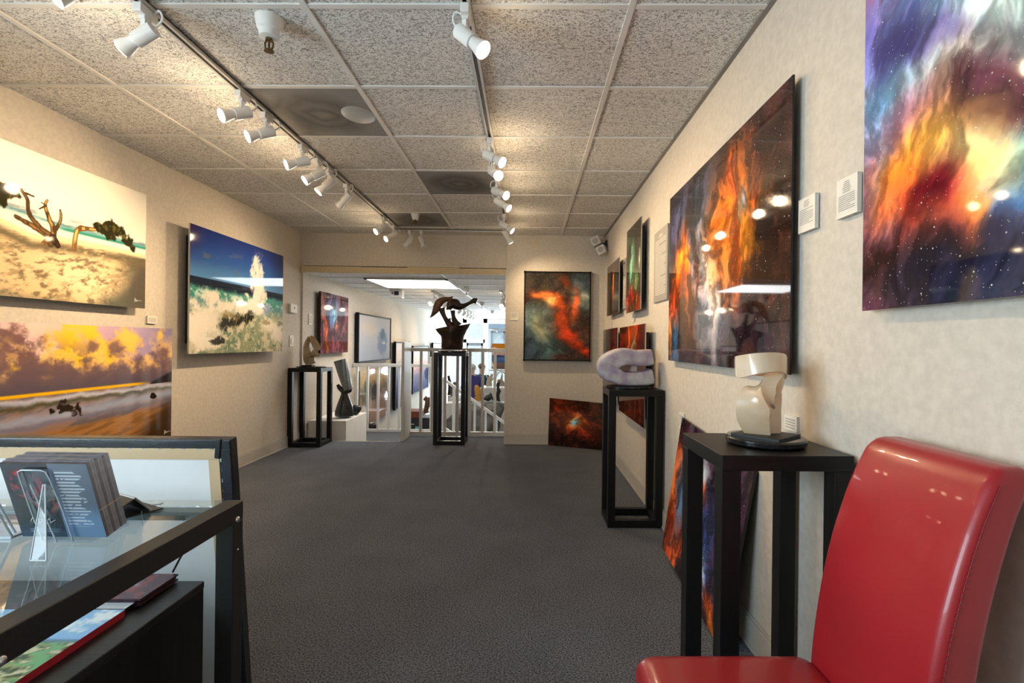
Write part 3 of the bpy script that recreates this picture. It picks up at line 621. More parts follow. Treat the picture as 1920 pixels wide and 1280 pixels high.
picture('nebula print leaning on the floor against the right wall, behind the near black stand',
    ((.742, 2.77, .078), (.750, 1.95, .012), (.871, 1.936, .703), (.862, 2.83, .775)), nebula(63, (46, 26, 40), [
    (1300, 880, .5, .35, 0, (52, 30, 50), 1.0), (1265, 960, .12, .50, 0, (180, 60, 24), 1.3), (1275, 900, .10, .20, 0, (200, 96, 36), 1.0), (1285, 920, .09, .28, 0, (70, 96, 130), 1.1), (1270, 1020, .08, .2, -20, (214, 84, 26), 1.2),
    (1325, 890, .12, .16, 0, (150, 160, 170), 1.0), (1322, 915, .06, .06, 0, (200, 80, 50), 1.2), (1330, 1000, .16, .26, 0, (40, 60, 120), 1.2), (1325, 1030, .07, .16, 0, (150, 165, 200), 1.1), (1330, 1090, .10, .08, 0, (190, 70, 30), 1.3), (1335, 1125, .10, .05, -30, (230, 120, 30), 1.3), (1390, 1000, .14, .3, 0, (90, 60, 50), .9), (1400, 950, .2, .3, 0, (50, 30, 52), .8)], streak=70, stretch=1.6, fine=9), 240, stars=.6, thick=.012, edge=BLKMETAL)
# ---- back wall and corner
picture('black framed red and teal nebula picture on the back wall beside the opening',
    ((-.045, 5.925, .985), (.715, 5.925, .985), (.715, 5.925, 2.005), (-.045, 5.925, 2.005)), nebula(74, (52, 48, 42), [
    (1000, 640, .35, .30, 0, (66, 92, 96), 1.3), (1000, 600, .24, .14, -20, (110, 134, 138), 1.2), (1020, 615, .10, .16, 20, (140, 140, 110), 1.0), (1000, 530, .3, .14, 0, (48, 42, 36), 1.0), (985, 650, .2, .16, 0, (54, 66, 78), 1.0), (1090, 555, .12, .14, 0, (110, 130, 128), 1.2), (1094, 550, .05, .06, 0, (210, 205, 180), 1.0), (1095, 520, .2, .12, 0, (76, 88, 94), 1.1),
    (1028, 558, .17, .06, -8, (214, 100, 50), 1.4), (1048, 572, .11, .08, -30, (222, 96, 44), 1.3), (1058, 600, .08, .13, 10, (198, 76, 36), 1.3), (1078, 570, .045, .17, -6, (222, 100, 54), 1.3), (1062, 526, .10, .07, -40, (140, 66, 40), 1.0), (1070, 622, .10, .08, -20, (186, 60, 30), 1.3), (1082, 645, .13, .06, -42, (170, 56, 28), 1.2), (1099, 664, .09, .05, -42, (190, 60, 26), 1.3), (1095, 615, .08, .16, 0, (78, 54, 44), 1.1), (1032, 566, .06, .05, 0, (250, 190, 110), 1.3), (1008, 556, .06, .04, 0, (250, 130, 60), 1.0), (1060, 565, .05, .10, 20, (84, 50, 34), 1.1), (985, 562, .06, .06, 0, (60, 30, 30), 1.2), (1050, 670, .22, .06, 0, (90, 52, 44), .8)], streak=50, stretch=1.2, fine=7, warp=.08, dark=.3, gain=1.2), 190, stars=.5, thick=.03, frame=.011, edge=BLACK, cat='picture', name='framed_picture', rough=.25)
picture('dark nebula print with a blue eye, standing on the floor in the back right corner',
    ((.246, 5.925, .004), (.865, 5.64, .004), (.8783, 5.6714, .518), (.26, 5.958, .545)), nebula(83, (36, 16, 12), [
    (1080, 790, .75, .42, -10, (86, 28, 14), 1.3), (1060, 770, .35, .20, 0, (130, 44, 18), 1.1), (1082, 795, .30, .20, 0, (180, 76, 28), 1.2), (1092, 812, .3, .12, 0, (120, 36, 16), 1.0), (1082, 792, .14, .13, 0, (236, 160, 70), 1.1), (1081, 792, .09, .09, 0, (110, 170, 190), 1.6), (1050, 815, .3, .10, 0, (40, 16, 12), 1.0)], streak=20, stretch=1.3, fine=6), 150, stars=.3, thick=.012, edge=BLACK)
# ---- left wall seascapes
def art_beach(X, Y, p):
    q = p.uv; hz = lambda X_: np.interp(X_, [q(0, 350)[0], q(272, 440)[0]], [q(0, 350)[1], q(272, 440)[1]])
    x0, y0 = q(0, 300); x1, y1 = q(270, 400)
    C = np.ones(X.shape + (3,)) * np.array((226, 218, 204)) / 255.0
    sx, sy = q(5, 315); d = np.hypot((X - sx) * .6, Y - sy)
    C = over(C, (255, 249, 236), ss(.75, .05, d)); C = over(C, (198, 200, 200), ss(q(180, 380)[0], q(290, 400)[0], X) * ss(.55, 1.0, Y) * .5)
    top = np.interp(X, [q(0, 385)[0], q(120, 425)[0], q(272, 462)[0]], [q(0, 385)[1], q(120, 425)[1], q(272, 462)[1]])    # sea line
    n = fbm(X * 8, Y * 60, 4, 4)
    C = over(C, (214, 216, 210), ss(top + .16, top + .02, Y) * .8)
    C = over(C, (120, 170, 176), np.exp(-((Y - top - .005) / .014) ** 2) * (.5 + n * .7)); C = over(C, (52, 140, 128), np.exp(-((Y - top + .016) / .014) ** 2) * ss(q(90, 420)[0], q(130, 430)[0], X) * 1.1)
    C = over(C, (90, 110, 120), ss(.60, .72, n) * ss(top + .10, top + .03, Y) * (Y > top) * .5)
    C = over(C, (222, 222, 216), ss(top - .025, top - .04, Y))
    sand = np.interp(X, [q(0, 430)[0], q(60, 455)[0], q(110, 462)[0], q(200, 465)[0], q(272, 488)[0]], [q(0, 418)[1], q(60, 448)[1], q(110, 452)[1], q(200, 468)[1], q(272, 485)[1]])
    C = over(C, (228, 208, 168), ss(sand + .05, sand + .02, Y))
    dpt = 1 / (.25 + 1.6 * (1 - np.clip(Y / .5, 0, 1))); s = fbm(X * 16 + Y * 6, (Y * 30 - X * 7) * (.6 + .5 * dpt), 5, 8, .6); s2 = fbm(X * 9 + 3, Y * 24 - X * 6, 5, 12, .6)
    body = ss(sand + .01, sand - .02, Y)
    C = over(C, (206, 182, 140), body)
    gx, gy_ = q(150, 520); glow = np.exp(-(((X - gx) * .8 + (Y - gy_) * .3) / .30) ** 2 - ((Y - gy_) / .17) ** 2)
    C = over(C, (120, 104, 80), body * ss(.46, .66, s) * .4); C = over(C, (240, 216, 176), body * glow * .9 * ss(.66, .44, s)); C = over(C, (112, 94, 70), body * ss(.55, .72, s2) * .5 * (1 - .6 * glow)); C = over(C, (96, 84, 66), body * ss(.58, .70, s) * .5)
    low = np.interp(X, [0, q(0, 520)[0], q(160, 560)[0], q(240, 530)[0], q(272, 480)[0]], [q(0, 590)[1], q(0, 560)[1], q(160, 585)[1], q(235, 545)[1], q(272, 505)[1]])
    C = over(C, (84, 86, 76), body * ss(low + .10, low - .06, Y) * .9)
    C = over(C, (84, 78, 66), body * ss(q(205, 500)[0], q(262, 500)[0], X + .05 * (s - .5)) * .9)
    C = over(C, (104, 94, 72), body * np.exp(-((Y - sand + .045) / .03) ** 2) * ss(.3, .6, s2 + .15) * .9)
    wob = (fbm(X * 20, Y * 20, 4, 15) - .5) * .012
    def limb(pts, r0, r1, col, litc):
        nonlocal C
        pp = [q(*a) for a in spline([(float(a), float(b)) for a, b in pts], 4)]; dd, fr = segdist(X + wob, Y + wob, pp); r = (r0 + (r1 - r0) * fr) * .001
        C = over(C, col, ss(r * 1.15, r * .8, dd)); C = over(C, litc, ss(r * .75, r * .2, dd) * ss(.35, .62, fbm(X * 30, Y * 12, 3, 19)))
    bk, lt = (78, 58, 36), (206, 158, 84)
    limb([(95, 455), (88, 440), (62, 425), (30, 405)], 30, 14, bk, (150, 108, 60)); limb([(96, 442), (70, 422), (54, 400), (50, 372), (34, 352), (0, 345)], 22, 8, bk, (120, 90, 50))
    limb([(98, 452), (100, 428), (90, 405), (85, 385), (88, 376)], 26, 8, bk, lt); limb([(104, 430), (114, 412), (112, 394)], 16, 7, bk, (150, 120, 70)); limb([(85, 386), (74, 391)], 8, 4, bk, bk); limb([(85, 384), (77, 379)], 6, 3, bk, bk); limb([(48, 362), (63, 369)], 8, 4, bk, bk)
    limb([(80, 457), (92, 446)], 14, 22, (110, 82, 48), lt); limb([(108, 460), (98, 446)], 22, 30, (44, 32, 22), (80, 58, 34))
    limb([(139, 466), (141, 445), (144, 433), (152, 427)], 22, 20, (120, 88, 50), (236, 190, 110)); limb([(150, 428), (168, 429), (188, 430)], 20, 14, (110, 78, 44), (220, 170, 100)); limb([(186, 430), (200, 416), (214, 418)], 10, 6, bk, bk)
    fol = fbm(X * 26, Y * 26, 5, 23)
    for u, v, r in ((6, 352, .05), (16, 362, .05), (30, 363, .035), (2, 372, .05), (186, 425, .05), (198, 428, .06), (212, 428, .065), (224, 434, .05), (233, 444, .045), (242, 455, .045), (249, 464, .035), (206, 440, .05)):
        bx, by = q(u, v); e = np.hypot(X - bx, Y - by) / r
        C = over(C, (42, 40, 20), ss(1.15, .75, e + (fol - .5) * 1.6)); C = over(C, (98, 92, 44), ss(1.0, .5, e + (fol - .5) * 1.6) * ss(.5, .62, fol) * .8)
    return C
picture('wide print of two bent trees on a pale beach, upper one on the left wall', quadX(-2.59, 2.13, 3.508, 1.38, 2.147, False), art_beach, 330, thick=.012, edge=EDGEM, standoff=.04, sign=(.93, .06))

def art_sunset(X, Y, p):
    q = p.uv
    C = np.ones(X.shape + (3,)) * np.array((206, 166, 186)) / 255.0
    C = over(C, (236, 202, 196), np.exp(-((X - q(60, 630)[0]) / .35) ** 2)); C = over(C, (168, 148, 186), ss(q(120, 640)[0], q(310, 640)[0], X)); C = over(C, (128, 122, 160), ss(q(250, 640)[0], q(323, 640)[0], X) * .8)
    hzx = [q(0, 747)[0], q(281, 717)[0], q(322, 713)[0]]; hzy = [q(0, 747)[1], q(281, 717)[1], q(322, 713)[1]]; hz = np.interp(X, hzx, hzy) + np.minimum(0, X - hzx[0]) * 0
    n = fbm(X * 6, Y * 8, 6, 31, .56); n2 = fbm(X * 11, Y * 13, 6, 37, .6); n3 = fbm(X * 7 + 4, Y * 9, 6, 38, .62)
    cl = ss(.40, .58, n + .25 * ss(.95, .45, Y) - .05)
    def puff(u, v, r, col, s):
        nonlocal C
        bx, by = q(u, v); e = np.hypot(X - bx, (Y - by)) / r + (n2 - .5) * 2.2 + (n - .5) * 1.3
        C = over(C, col, ss(1.15, .35, e) * s * (.75 + .5 * n3))
    C = over(C, (240, 190, 110), cl * ss(hz + .50, hz + .18, Y) * .9)
    for a in ((132, 640, .17), (170, 630, .16), (150, 668, .18), (208, 665, .16), (190, 668, .13), (240, 640, .14), (120, 672, .14), (300, 630, .08)): puff(*a, (246, 196, 84), 1)
    for a in ((135, 632, .07), (170, 630, .08), (208, 668, .08), (150, 678, .07), (125, 645, .06)): puff(*a, (250, 200, 50), .9)
    for a in ((40, 695, .10), (30, 690, .07), (100, 705, .07)): puff(*a, (255, 206, 60), 1)
    for a in ((8, 660, .22), (38, 672, .10), (22, 632, .12), (60, 702, .12), (95, 688, .10), (130, 700, .13), (180, 695, .12), (225, 690, .13), (265, 690, .12), (300, 668, .12), (172, 648, .06), (215, 655, .06)): puff(*a, (122, 92, 92), .88)
    up = ss(hz + .05, hz + .16, Y); C = over(C, (252, 206, 120), up * ss(.56, .68, n3) * ss(hz + .5, hz + .2, Y) * .55); C = over(C, (110, 86, 98), up * ss(.50, .36, n3) * ss(hz + .46, hz + .2, Y) * .6)
    band = ss(hz + .24, hz + .10, Y + (n - .5) * .22 + (n2 - .5) * .12); C = over(C, (104, 84, 94), band * .95); C = over(C, (80, 74, 96), ss(hz + .13, hz + .02, Y + (n2 - .5) * .05) * .6)
    # sea, foam and beach
    sea = ss(hz + .002, hz - .004, Y)
    m = fbm(X * 5 + Y * 3, Y * 40 - X * 8, 5, 41); C = over(C, (150, 116, 100), sea); C = over(C, (104, 92, 100), sea * ss(.45, .6, m))
    t = np.interp(X, [q(0, 790)[0], q(320, 740)[0]], [q(0, 790)[1], q(320, 740)[1]])
    dn = lambda u0, v0, u1, v1: np.interp(X, [q(u0, v0)[0], q(u1, v1)[0]], [q(u0, v0)[1], q(u1, v1)[1]])
    fo = (fbm(X * 10, Y * 14, 4, 47) - .5)
    for a, wd, col, s in ((dn(0, 762, 250, 728), .022, (176, 180, 206), .9), (dn(0, 772, 300, 728), .020, (74, 76, 56), .9), (dn(0, 757, 160, 740), .012, (196, 196, 214), .8), (dn(0, 800, 320, 735), .050, (158, 166, 196), .95), (dn(60, 800, 320, 748), .022, (120, 116, 140), .8)):
        C = over(C, col, np.exp(-((Y - a + fo * .045) / wd) ** 2) * s * sea)
    bline = dn(30, 815, 320, 752); C = over(C, (168, 118, 66), ss(bline - .015, bline - .05, Y + fo * .02)); C = over(C, (122, 86, 48), ss(.45, .62, m) * ss(bline - .02, bline - .06, Y) * .7)
    C = over(C, (58, 40, 24), ss(-.02, .14, (X - q(272, 800)[0]) * .45 + (q(272, 780)[1] - Y) * .75 + fo * .05) * ss(q(225, 800)[0], q(290, 800)[0], X) * .9)
    C = over(C, (252, 190, 24), np.exp(-((Y - hz) / .012) ** 4) * ss(q(286, 717)[0], q(250, 717)[0], X))
    C = over(C, (44, 38, 44), ss(0, .02, (X - q(278, 712)[0]) * .33 + hz - Y) * ss(q(276, 717)[0], q(286, 712)[0], X) * (Y > hz - .012))
    for u, v, rx, ry in ((128, 766, .13, .035), (145, 762, .04, .06), (115, 764, .05, .045), (150, 770, .03, .055), (140, 776, .04, .03), (287, 742, .03, .022)):
        bx, by = q(u, v); e = np.hypot((X - bx) / rx, (Y - by - .1 * 0) / ry); C = over(C, (38, 24, 18), ss(1.15, .85, e + (n2 - .5) * 2.6 + (n3 - .5)))
    C = over(C, (170, 176, 204), np.exp(-((X - q(126, 776)[0]) / .06) ** 2 - ((Y - q(126, 777)[1]) / .02) ** 2) * .9)
    return C
picture('wide sunset print with golden clouds and surf, lower one on the left wall', quadX(-2.59, 2.15, 3.776, .472, 1.251, False), art_sunset, 330, thick=.012, edge=EDGEM, standoff=.02, sign=(.955, .045))

def art_wave(X, Y, p):
    q = p.uv
    C = np.ones(X.shape + (3,)) * np.array((60, 110, 170)) / 255.0
    C = over(C, (34, 70, 150), ss(.55, .95, Y)); C = over(C, (24, 40, 110), ss(.78, 1.05, Y) * .8); C = over(C, (92, 142, 190), ss(.78, .58, Y) * .8); C = over(C, (26, 34, 64), ss(1.15, 1.55, X) * ss(.6, 1.0, Y) * .8); C = over(C, (60, 30, 70), np.exp(-((X) / .12) ** 2 - ((Y - 1) / .2) ** 2) * .8)
    n = fbm(X * 6, Y * 14, 5, 51); C = over(C, (96, 100, 120), ss(.54, .68, n) * ss(.62, .72, Y) * ss(.92, .78, Y) * .7)
    hz = np.interp(X, [q(360, 516)[0], q(530, 550)[0]], [q(360, 516)[1], q(530, 552)[1]])
    m = fbm(X * 10, Y * 18, 5, 57); f = fbm(X * 15, Y * 15, 6, 61, .6); g = fbm(X * 40, Y * 40, 4, 67, .6)
    C = over(C, (22, 30, 46), ss(hz + .004, hz - .004, Y)); C = over(C, (58, 130, 116), ss(hz - .05, hz - .09, Y + (m - .5) * .05)); C = over(C, (196, 218, 208), ss(hz - .08, hz - .11, Y) * ss(.50, .62, m) * .9); C = over(C, (70, 120, 120), ss(hz - .13, hz - .17, Y) * .8)
    C = over(C, (128, 160, 150), ss(hz - .16, hz - .24, Y) * ss(.35, .6, m))
    low = ss(.44, .25, Y); C = over(C, (138, 146, 118), low); C = over(C, (196, 188, 162), low * ss(.46, .58, f)); C = over(C, (92, 116, 92), low * ss(.55, .66, m) * .8)
    def sp(u, v, rx, ry, col, s, rough=1.3):
        nonlocal C
        bx, by = q(u, v); e = np.hypot((X - bx) / rx, (Y - by) / ry) + (f - .5) * rough + (g - .5) * .5; C = over(C, col, ss(1.0, .45, e) * s)
    for a in ((483, 520, .14, .22), (485, 545, .17, .20), (480, 500, .10, .12), (478, 575, .26, .12)): sp(*a, (236, 226, 216), .95)
    for a in ((385, 600, .28, .20), (370, 620, .22, .18), (420, 575, .28, .12), (455, 580, .35, .09), (400, 560, .16, .10), (505, 610, .20, .09), (520, 625, .16, .12), (385, 640, .30, .08)): sp(*a, (232, 222, 206), .92)
    sp(500, 578, .09, .07, (130, 146, 176), .9)
    for a in ((448, 598, .22, .075), (470, 592, .10, .07), (425, 605, .14, .08), (412, 637, .13, .035), (402, 640, .08, .03)): sp(*a, (44, 40, 22), 1, 1.6)
    for a in ((430, 590, .2, .05), (500, 605, .12, .03)): sp(*a, (140, 124, 84), .7, 2.0)
    C = over(C, (236, 230, 218), ss(.62, .70, g) * ss(hz, hz - .2, Y) * .45)
    return C
picture('square print of a crashing wave under a blue sky on the left wall', quadX(-2.55, 3.90, 5.365, 1.066, 2.052, False), art_wave, 300, thick=.012, edge=EDGELT, standoff=.07)

# ---- pictures on the lower gallery's left wall
picture('red and blue nebula print on the left wall just beyond the opening', quadX(-2.56, 6.37, 7.33, 1.02, 1.79, False), nebula(91, (94, 48, 56), [
    (625, 590, .3, .3, 0, (80, 96, 128), 1.1), (612, 620, .09, .34, 10, (224, 100, 50), 1.5), (607, 580, .06, .22, 15, (196, 110, 60), 1.2), (632, 610, .07, .14, 0, (210, 110, 80), 1.1), (630, 590, .08, .16, 0, (120, 170, 180), .9), (645, 560, .2, .12, 0, (90, 40, 44), 1.2), (635, 650, .3, .14, 0, (118, 66, 84), 1.2), (622, 570, .14, .1, 0, (76, 76, 110), .8)], streak=75, stretch=1.8), 110, thick=.03, edge=BLACK, standoff=.03)
def grad(rows, shapes=(), seed=5, rough=.08):
    def f(X, Y, p):
        n = (fbm(X * 5, Y * 12, 4, seed) - .5) * rough * 2; y = np.clip(Y + n, 0, 1); k = np.array([r[0] for r in rows]); C = np.stack([np.interp(y, k, [r[1][i] / 255 for r in rows]) for i in range(3)], -1)
        for x, yy, rx, ry, col, s in shapes:
            e = np.hypot((X / p.asp - x) / rx, (Y - yy) / ry) + (fbm(X * 14, Y * 14, 4, seed + 3) - .5) * .8; C = over(C, col, ss(1, .6, e) * s)
        return C
    return f
FR = dict(frame=.018, name='framed_picture', edge=BLACK, thick=.03, rough=.55)
picture('black framed pale misty house picture, first big frame beyond the opening', quadX(-2.57, 7.80, 9.6, .86, 1.60, False), grad([(0, (160, 172, 192)), (.5, (176, 182, 196)), (1, (190, 190, 196))], [(.72, .40, .20, .34, (128, 144, 172), .8), (.72, .62, .10, .14, (112, 128, 158), .8), (.76, .40, .07, .03, (205, 208, 214), .9), (.3, .7, .3, .2, (200, 190, 180), .6)]), 70, **FR)
picture('beach pebble print hanging low behind the landing railing', quadX(-2.57, 7.9, 9.6, -.17, .72, False), grad([(0, (160, 134, 122)), (.45, (172, 146, 128)), (.62, (120, 110, 90)), (.8, (190, 160, 110)), (1, (206, 184, 150))], [(.45, .58, .14, .22, (70, 66, 60), .9), (.2, .55, .16, .3, (86, 96, 88), .8), (.1, .2, .16, .2, (228, 224, 222), .9), (.7, .3, .3, .2, (150, 122, 112), .8)], 9, .12), 90, thick=.02, edge=EDGEM)
picture('tall blue twilight picture hanging low, behind the landing railing', quadX(-2.56, 9.95, 11.2, -.13, 1.165, False), grad([(0, (58, 60, 86)), (.35, (96, 104, 140)), (.6, (150, 158, 186)), (.75, (206, 196, 196)), (1, (206, 212, 230))], (), 13), 60, **FR)
picture('framed pink and blue sunset picture beyond the big railing post', quadX(-2.56, 11.45, 13.2, .03, 1.075, False), grad([(0, (92, 96, 130)), (.4, (150, 146, 170)), (.55, (232, 184, 176)), (.75, (232, 214, 214)), (1, (216, 222, 234))], [(.9, .35, .2, .2, (70, 76, 104), .9)], 17), 60, **FR)
picture('farthest pale framed picture half hidden by the bronze sculpture', quadX(-2.56, 13.85, 15.4, .1, 1.15, False), grad([(0, (180, 186, 200)), (1, (230, 232, 238))], (), 19), 30, **FR)

# ---- labels and text boards
def plaque(label, corners, mat, lines, ink, name='wall_label', th=.004, cat='label', group=None, head=0, gap=.055, m0=.12, photo=False):
    p = Panel(*corners); c = sum(p.c) / 4; t = thing(name, label, cat, tuple(c), group)
    p.slab(th).build('card', mat, t, smooth=0)
    e1 = (p.c[1] - p.c[0]); e2 = (p.c[3] - p.c[0]); rnd = random.Random(len(label)); m = MB()
    def line(x0, x1, y, hh):
        a = [p.c[0] + e1 * x + e2 * yy + p.n * .0008 for x, yy in ((x0, y), (x1, y), (x1, y + hh), (x0, y + hh))]; m.quad(*a)
    y = 1 - m0
    for i in range(lines):
        if i < head: wd = rnd.uniform(.2, .4); line(.5 - wd / 2, .5 + wd / 2, y, gap * .4)
        else: line(.1, .9 if (i + 1) % 6 else rnd.uniform(.4, .8), y, gap * .36)
        y -= gap
        if i == head - 1: y -= gap * .6
        if y < .06: break
    m.build('text', ink, t, smooth=0)
    if photo:
        a = [p.c[0] + e1 * x + e2 * yy + p.n * .001 for x, yy in ((.2, .66), (.75, .66), (.75, .94), (.2, .94))]
        MB().quad(*a).build('small_photo', BLACK, t, smooth=0)
        a = [p.c[0] + e1 * x + e2 * yy + p.n * .0014 for x, yy in ((.42, .68), (.58, .68), (.54, .9), (.46, .9))]
        MB().quad(*a).build('pale_figure', PAPER, t, smooth=0)
    return t
GREYP = M('grey_text_board', (.30, .285, .26), .5, noise=(10, .04))
plaque('tall grey text board left of the large orange flame print', quadX(.878, 3.235, 3.575, 1.468, 1.95), GREYP, 34, PAPER, 'text_board', .008, 'text board', head=2, gap=.0245, m0=.08)
plaque('narrow grey text board with a small photo between two prints high on the right wall', quadX(.876, 4.60, 4.735, 1.50, 1.96), GREYP, 14, PAPER, 'text_board', .008, 'text board', gap=.03, m0=.42, photo=True)
plaque('white card right of the large orange print, lower of the pair', quadX(.874, 1.552, 1.648, 1.540, 1.648), PAPER, 13, INK, 'wall_label', .012, head=4, gap=.052)
plaque('white card touching the left edge of the large colourful print, higher of the pair', quadX(.874, 1.35, 1.442, 1.537, 1.645), PAPER, 14, INK, 'wall_label', .012, head=6, gap=.052)
plaque('white label on the back wall left of the framed nebula', ((-.208, YB - .006, 1.443), (-.118, YB - .006, 1.443), (-.118, YB - .006, 1.537), (-.208, YB - .006, 1.537)), PAPER, 6, INK, gap=.1)
plaque('small white card between the beach print and the sunset print', quadX(-2.638, 3.60, 3.69, 1.283, 1.336, False), PAPER, 4, INK, 'wall_label', .01, gap=.16, m0=.3)
plaque('small white label under the tall green pillar print', quadX(.880, 4.24, 4.33, 1.37, 1.43), PAPER, 4, INK, 'wall_label', .008, gap=.16, m0=.25)
plaque('small white label under the small print nearest the corner', quadX(.880, 5.36, 5.45, 1.36, 1.43), PAPER, 4, INK, 'wall_label', .008, gap=.16, m0=.25)
plaque('white label at the right edge of the crashing wave print', quadX(-2.638, 5.37, 5.46, 1.37, 1.44, False), PAPER, 4, INK, 'wall_label', .008, gap=.16, m0=.25)
plaque('white label on the left wall just before the red and blue nebula print', quadX(-2.62, 6.17, 6.27, 1.37, 1.50, False), PAPER, 5, INK, 'wall_label', .01, gap=.14, m0=.25)
plaque('small white label above the print leaning on the right wall', quadX(.880, 2.86, 2.95, .70, .79), PAPER, 5, INK, 'wall_label', .008, gap=.15, m0=.25)
plaque('little cream label behind the cream twisted sculpture', quadX(.880, 1.655, 1.735, .895, .945), PAPER, 4, INK, 'wall_label', .010, gap=.18, m0=.3)

th = thing('thermostat', 'small white thermostat high on the left wall after the wave print', 'thermostat', (XL, 5.79, 1.53))
MB().box((XL, 5.70, 1.485), (XL + .03, 5.86, 1.585)).build('case', PAPER, th, bevel=.006)
MB().box((XL + .03, 5.775, 1.53), (XL + .032, 5.80, 1.555)).build('display', INK, th, smooth=0)
sw = thing('light_switch', 'cream switch plate below the thermostat on the left wall', 'light switch', (XL, 5.78, 1.175))
MB().box((XL, 5.735, 1.11), (XL + .006, 5.84, 1.235)).build('plate', CORNER, sw, bevel=.002)
MB().box((XL + .006, 5.765, 1.14), (XL + .010, 5.81, 1.205)).build('rocker', PAPER, sw, bevel=.002)
# corner speaker: two small cubes on a black bracket
sp_ = thing('corner_speaker', 'pair of small white cube speakers in the back right ceiling corner', 'speaker', (.80, 5.78, 2.26))
Rm = Matrix.Rotation(R(-25), 3, 'Z') @ Matrix.Rotation(R(28), 3, 'Y')
for (c, r_) in (((.752, 5.77, 2.335), Matrix.Rotation(R(-12), 3, 'Z') @ Matrix.Rotation(R(-26), 3, 'Y')), ((.825, 5.755, 2.235), Matrix.Rotation(R(-28), 3, 'Z') @ Matrix.Rotation(R(-26), 3, 'Y'))):
    cu = MB().boxc(c, (.10, .10, .10), r_).build('cube', M('warm_white_plastic', (.66, .63, .58), .5, noise=(9, .04)), sp_, bevel=.008)
    m = MB(); nrm = r_ @ Vector((0, -1, 0)); m.disc(Vector(c) + nrm * .0505, nrm, .034); m.build('grille', M('grey_grille', (.40, .38, .35), .7, noise=(200, .5)), cu)
MB().bar((.80, 5.81, 2.30), (.888, 5.84, 2.30), .03, .06).box((.872, 5.80, 2.24), (.889, 5.88, 2.36)).build('bracket', BLACK, sp_, bevel=.003)
# ------------------------------------------------------------------ open black display stands
def stand(lb, x0, y0, wx, wy, h, b=.047):
    x1, y1 = x0 + wx, y0 + wy; t = thing('display_stand', lb, 'display stand', (x0 + wx / 2, y0 + wy / 2, 0), 'black open frame display stands')
    for x in (x0, x1 - b):
        for y in (y0, y1 - b): MB().box((x, y, .0), (x + b, y + b, h - .042)).build('leg', BLKWOOD, t, bevel=.0015)
    e = .002
    m = MB()
    for y in (y0, y1 - b): m.box((x0 + b - e, y + e, .0), (x1 - b + e, y + b - e, b))
    for x in (x0, x1 - b): m.box((x + e, y0 + b - e, .0), (x + b - e, y1 - b + e, b))
    m.build('base_rail', BLKWOOD, t, bevel=.0015)
    MB().box((x0, y0, h - .042), (x1, y1, h)).build('top', BLKTOP, t, bevel=.002)
    return h
H1 = stand('nearest black open stand, carrying the cream twisted sculpture beside the red chair', .520, 1.352, .356, .345, .884, .052)
H2 = stand('black open stand at the right wall carrying the lavender stone sculpture', .524, 3.27, .354, .285, .884)
H3 = stand('black open stand in the left corner carrying the small tan sculpture', -2.645, 5.70, .362, .345, .873)
H4 = stand('tall black open stand before the white railing carrying the bronze sculpture', -1.075, 5.88, .362, .31, 1.062)

# ---- cream twisted ribbon
STONE = M('cream_soapstone', (.70, .60, .47), .22, noise=(9, .10), color2=(.60, .40, .24), coat=.3)
t = thing('twisted_sculpture', 'cream stone twisted loop sculpture on a round black base', 'sculpture', (.712, 1.52, H1))
MB().lathe((.712, 1.515, H1), [(.098, .0), (.112, .006), (.113, .020), (.108, .024)], 48).build('round_base', BLKGLOSS, t, bevel=.002)
m = MB().box((.712 - .072, 1.515 - .072, H1 + .0235), (.712 + .072, 1.515 + .072, H1 + .031), Matrix.Rotation(R(40), 3, 'Z')); m.build('square_plate', BLKWOOD, t, bevel=.001)
def ribbon(keys, base, n=14, th=.016, closed=False):
    P = spline([k[0] for k in keys], n, closed); W = spline([k[1] for k in keys], n, closed); H = spline([(k[2], k[3] if len(k) > 3 else th, 0) for k in keys], n, closed); rs = []; m = len(P)
    for i in range(m):
        q0, q1 = P[(i - 1) % m if closed else max(i - 1, 0)], P[(i + 1) % m if closed else min(i + 1, m - 1)]
        tt = q1 - q0; tt = tt / (np.linalg.norm(tt) + 1e-9); wv = W[i] - tt * np.dot(W[i], tt); wv /= np.linalg.norm(wv) + 1e-9; nv = np.cross(tt, wv); h, t2 = H[i][0], H[i][1] / 2
        ring = []
        for a, b in ((-1, -1), (-.4, -1.08), (.4, -1.08), (1, -1), (1.03, 0), (1, 1), (.4, 1.08), (-.4, 1.08), (-1, 1), (-1.03, 0)): ring.append(tuple(np.array(base) + P[i] + wv * a * h + nv * b * t2))
        rs.append(ring)
    return MB().rings(rs, True, closed)
keys = [((.000, .000, -.004), (.8, -.55, 0), .030, .045), ((-.016, -.004, .028), (.8, -.55, .1), .040, .055), ((-.026, -.008, .062), (.78, -.55, .2), .046, .060), ((-.020, -.014, .098), (.68, -.52, .5), .046, .056), ((.004, -.018, .128), (.5, -.45, .75), .042, .048), ((.034, -.012, .152), (.25, -.3, .92), .037, .038),
        ((.056, .008, .172), (.05, -.1, 1), .033, .027), ((.062, .040, .186), (0, 0, 1), .029, .018), ((.038, .075, .190), (0, .1, 1), .026, .014), ((-.018, .082, .192), (0, .1, 1), .026, .014), ((-.055, .048, .196), (0, .1, 1), .028, .014),
        ((-.060, .0, .197), (0, .1, 1), .033, .014), ((-.028, -.042, .208), (0, .25, 1), .030, .014), ((.028, -.042, .211), (0, .25, 1), .028, .014), ((.064, -.004, .198), (.1, .2, 1), .031, .016), ((.068, .036, .166), (.4, .3, .8), .028, .018),
        ((.058, .046, .120), (.7, .3, .5), .027, .018), ((.044, .034, .070), (.9, .2, .2), .028, .020), ((.034, .018, .030), (1, .1, 0), .030, .022), ((.026, .008, -.004), (1, .1, 0), .032, .022)]
ribbon(keys, (.702, 1.520, H1 + .033), th=.017).build('stone_loop', STONE, t, smooth=50)

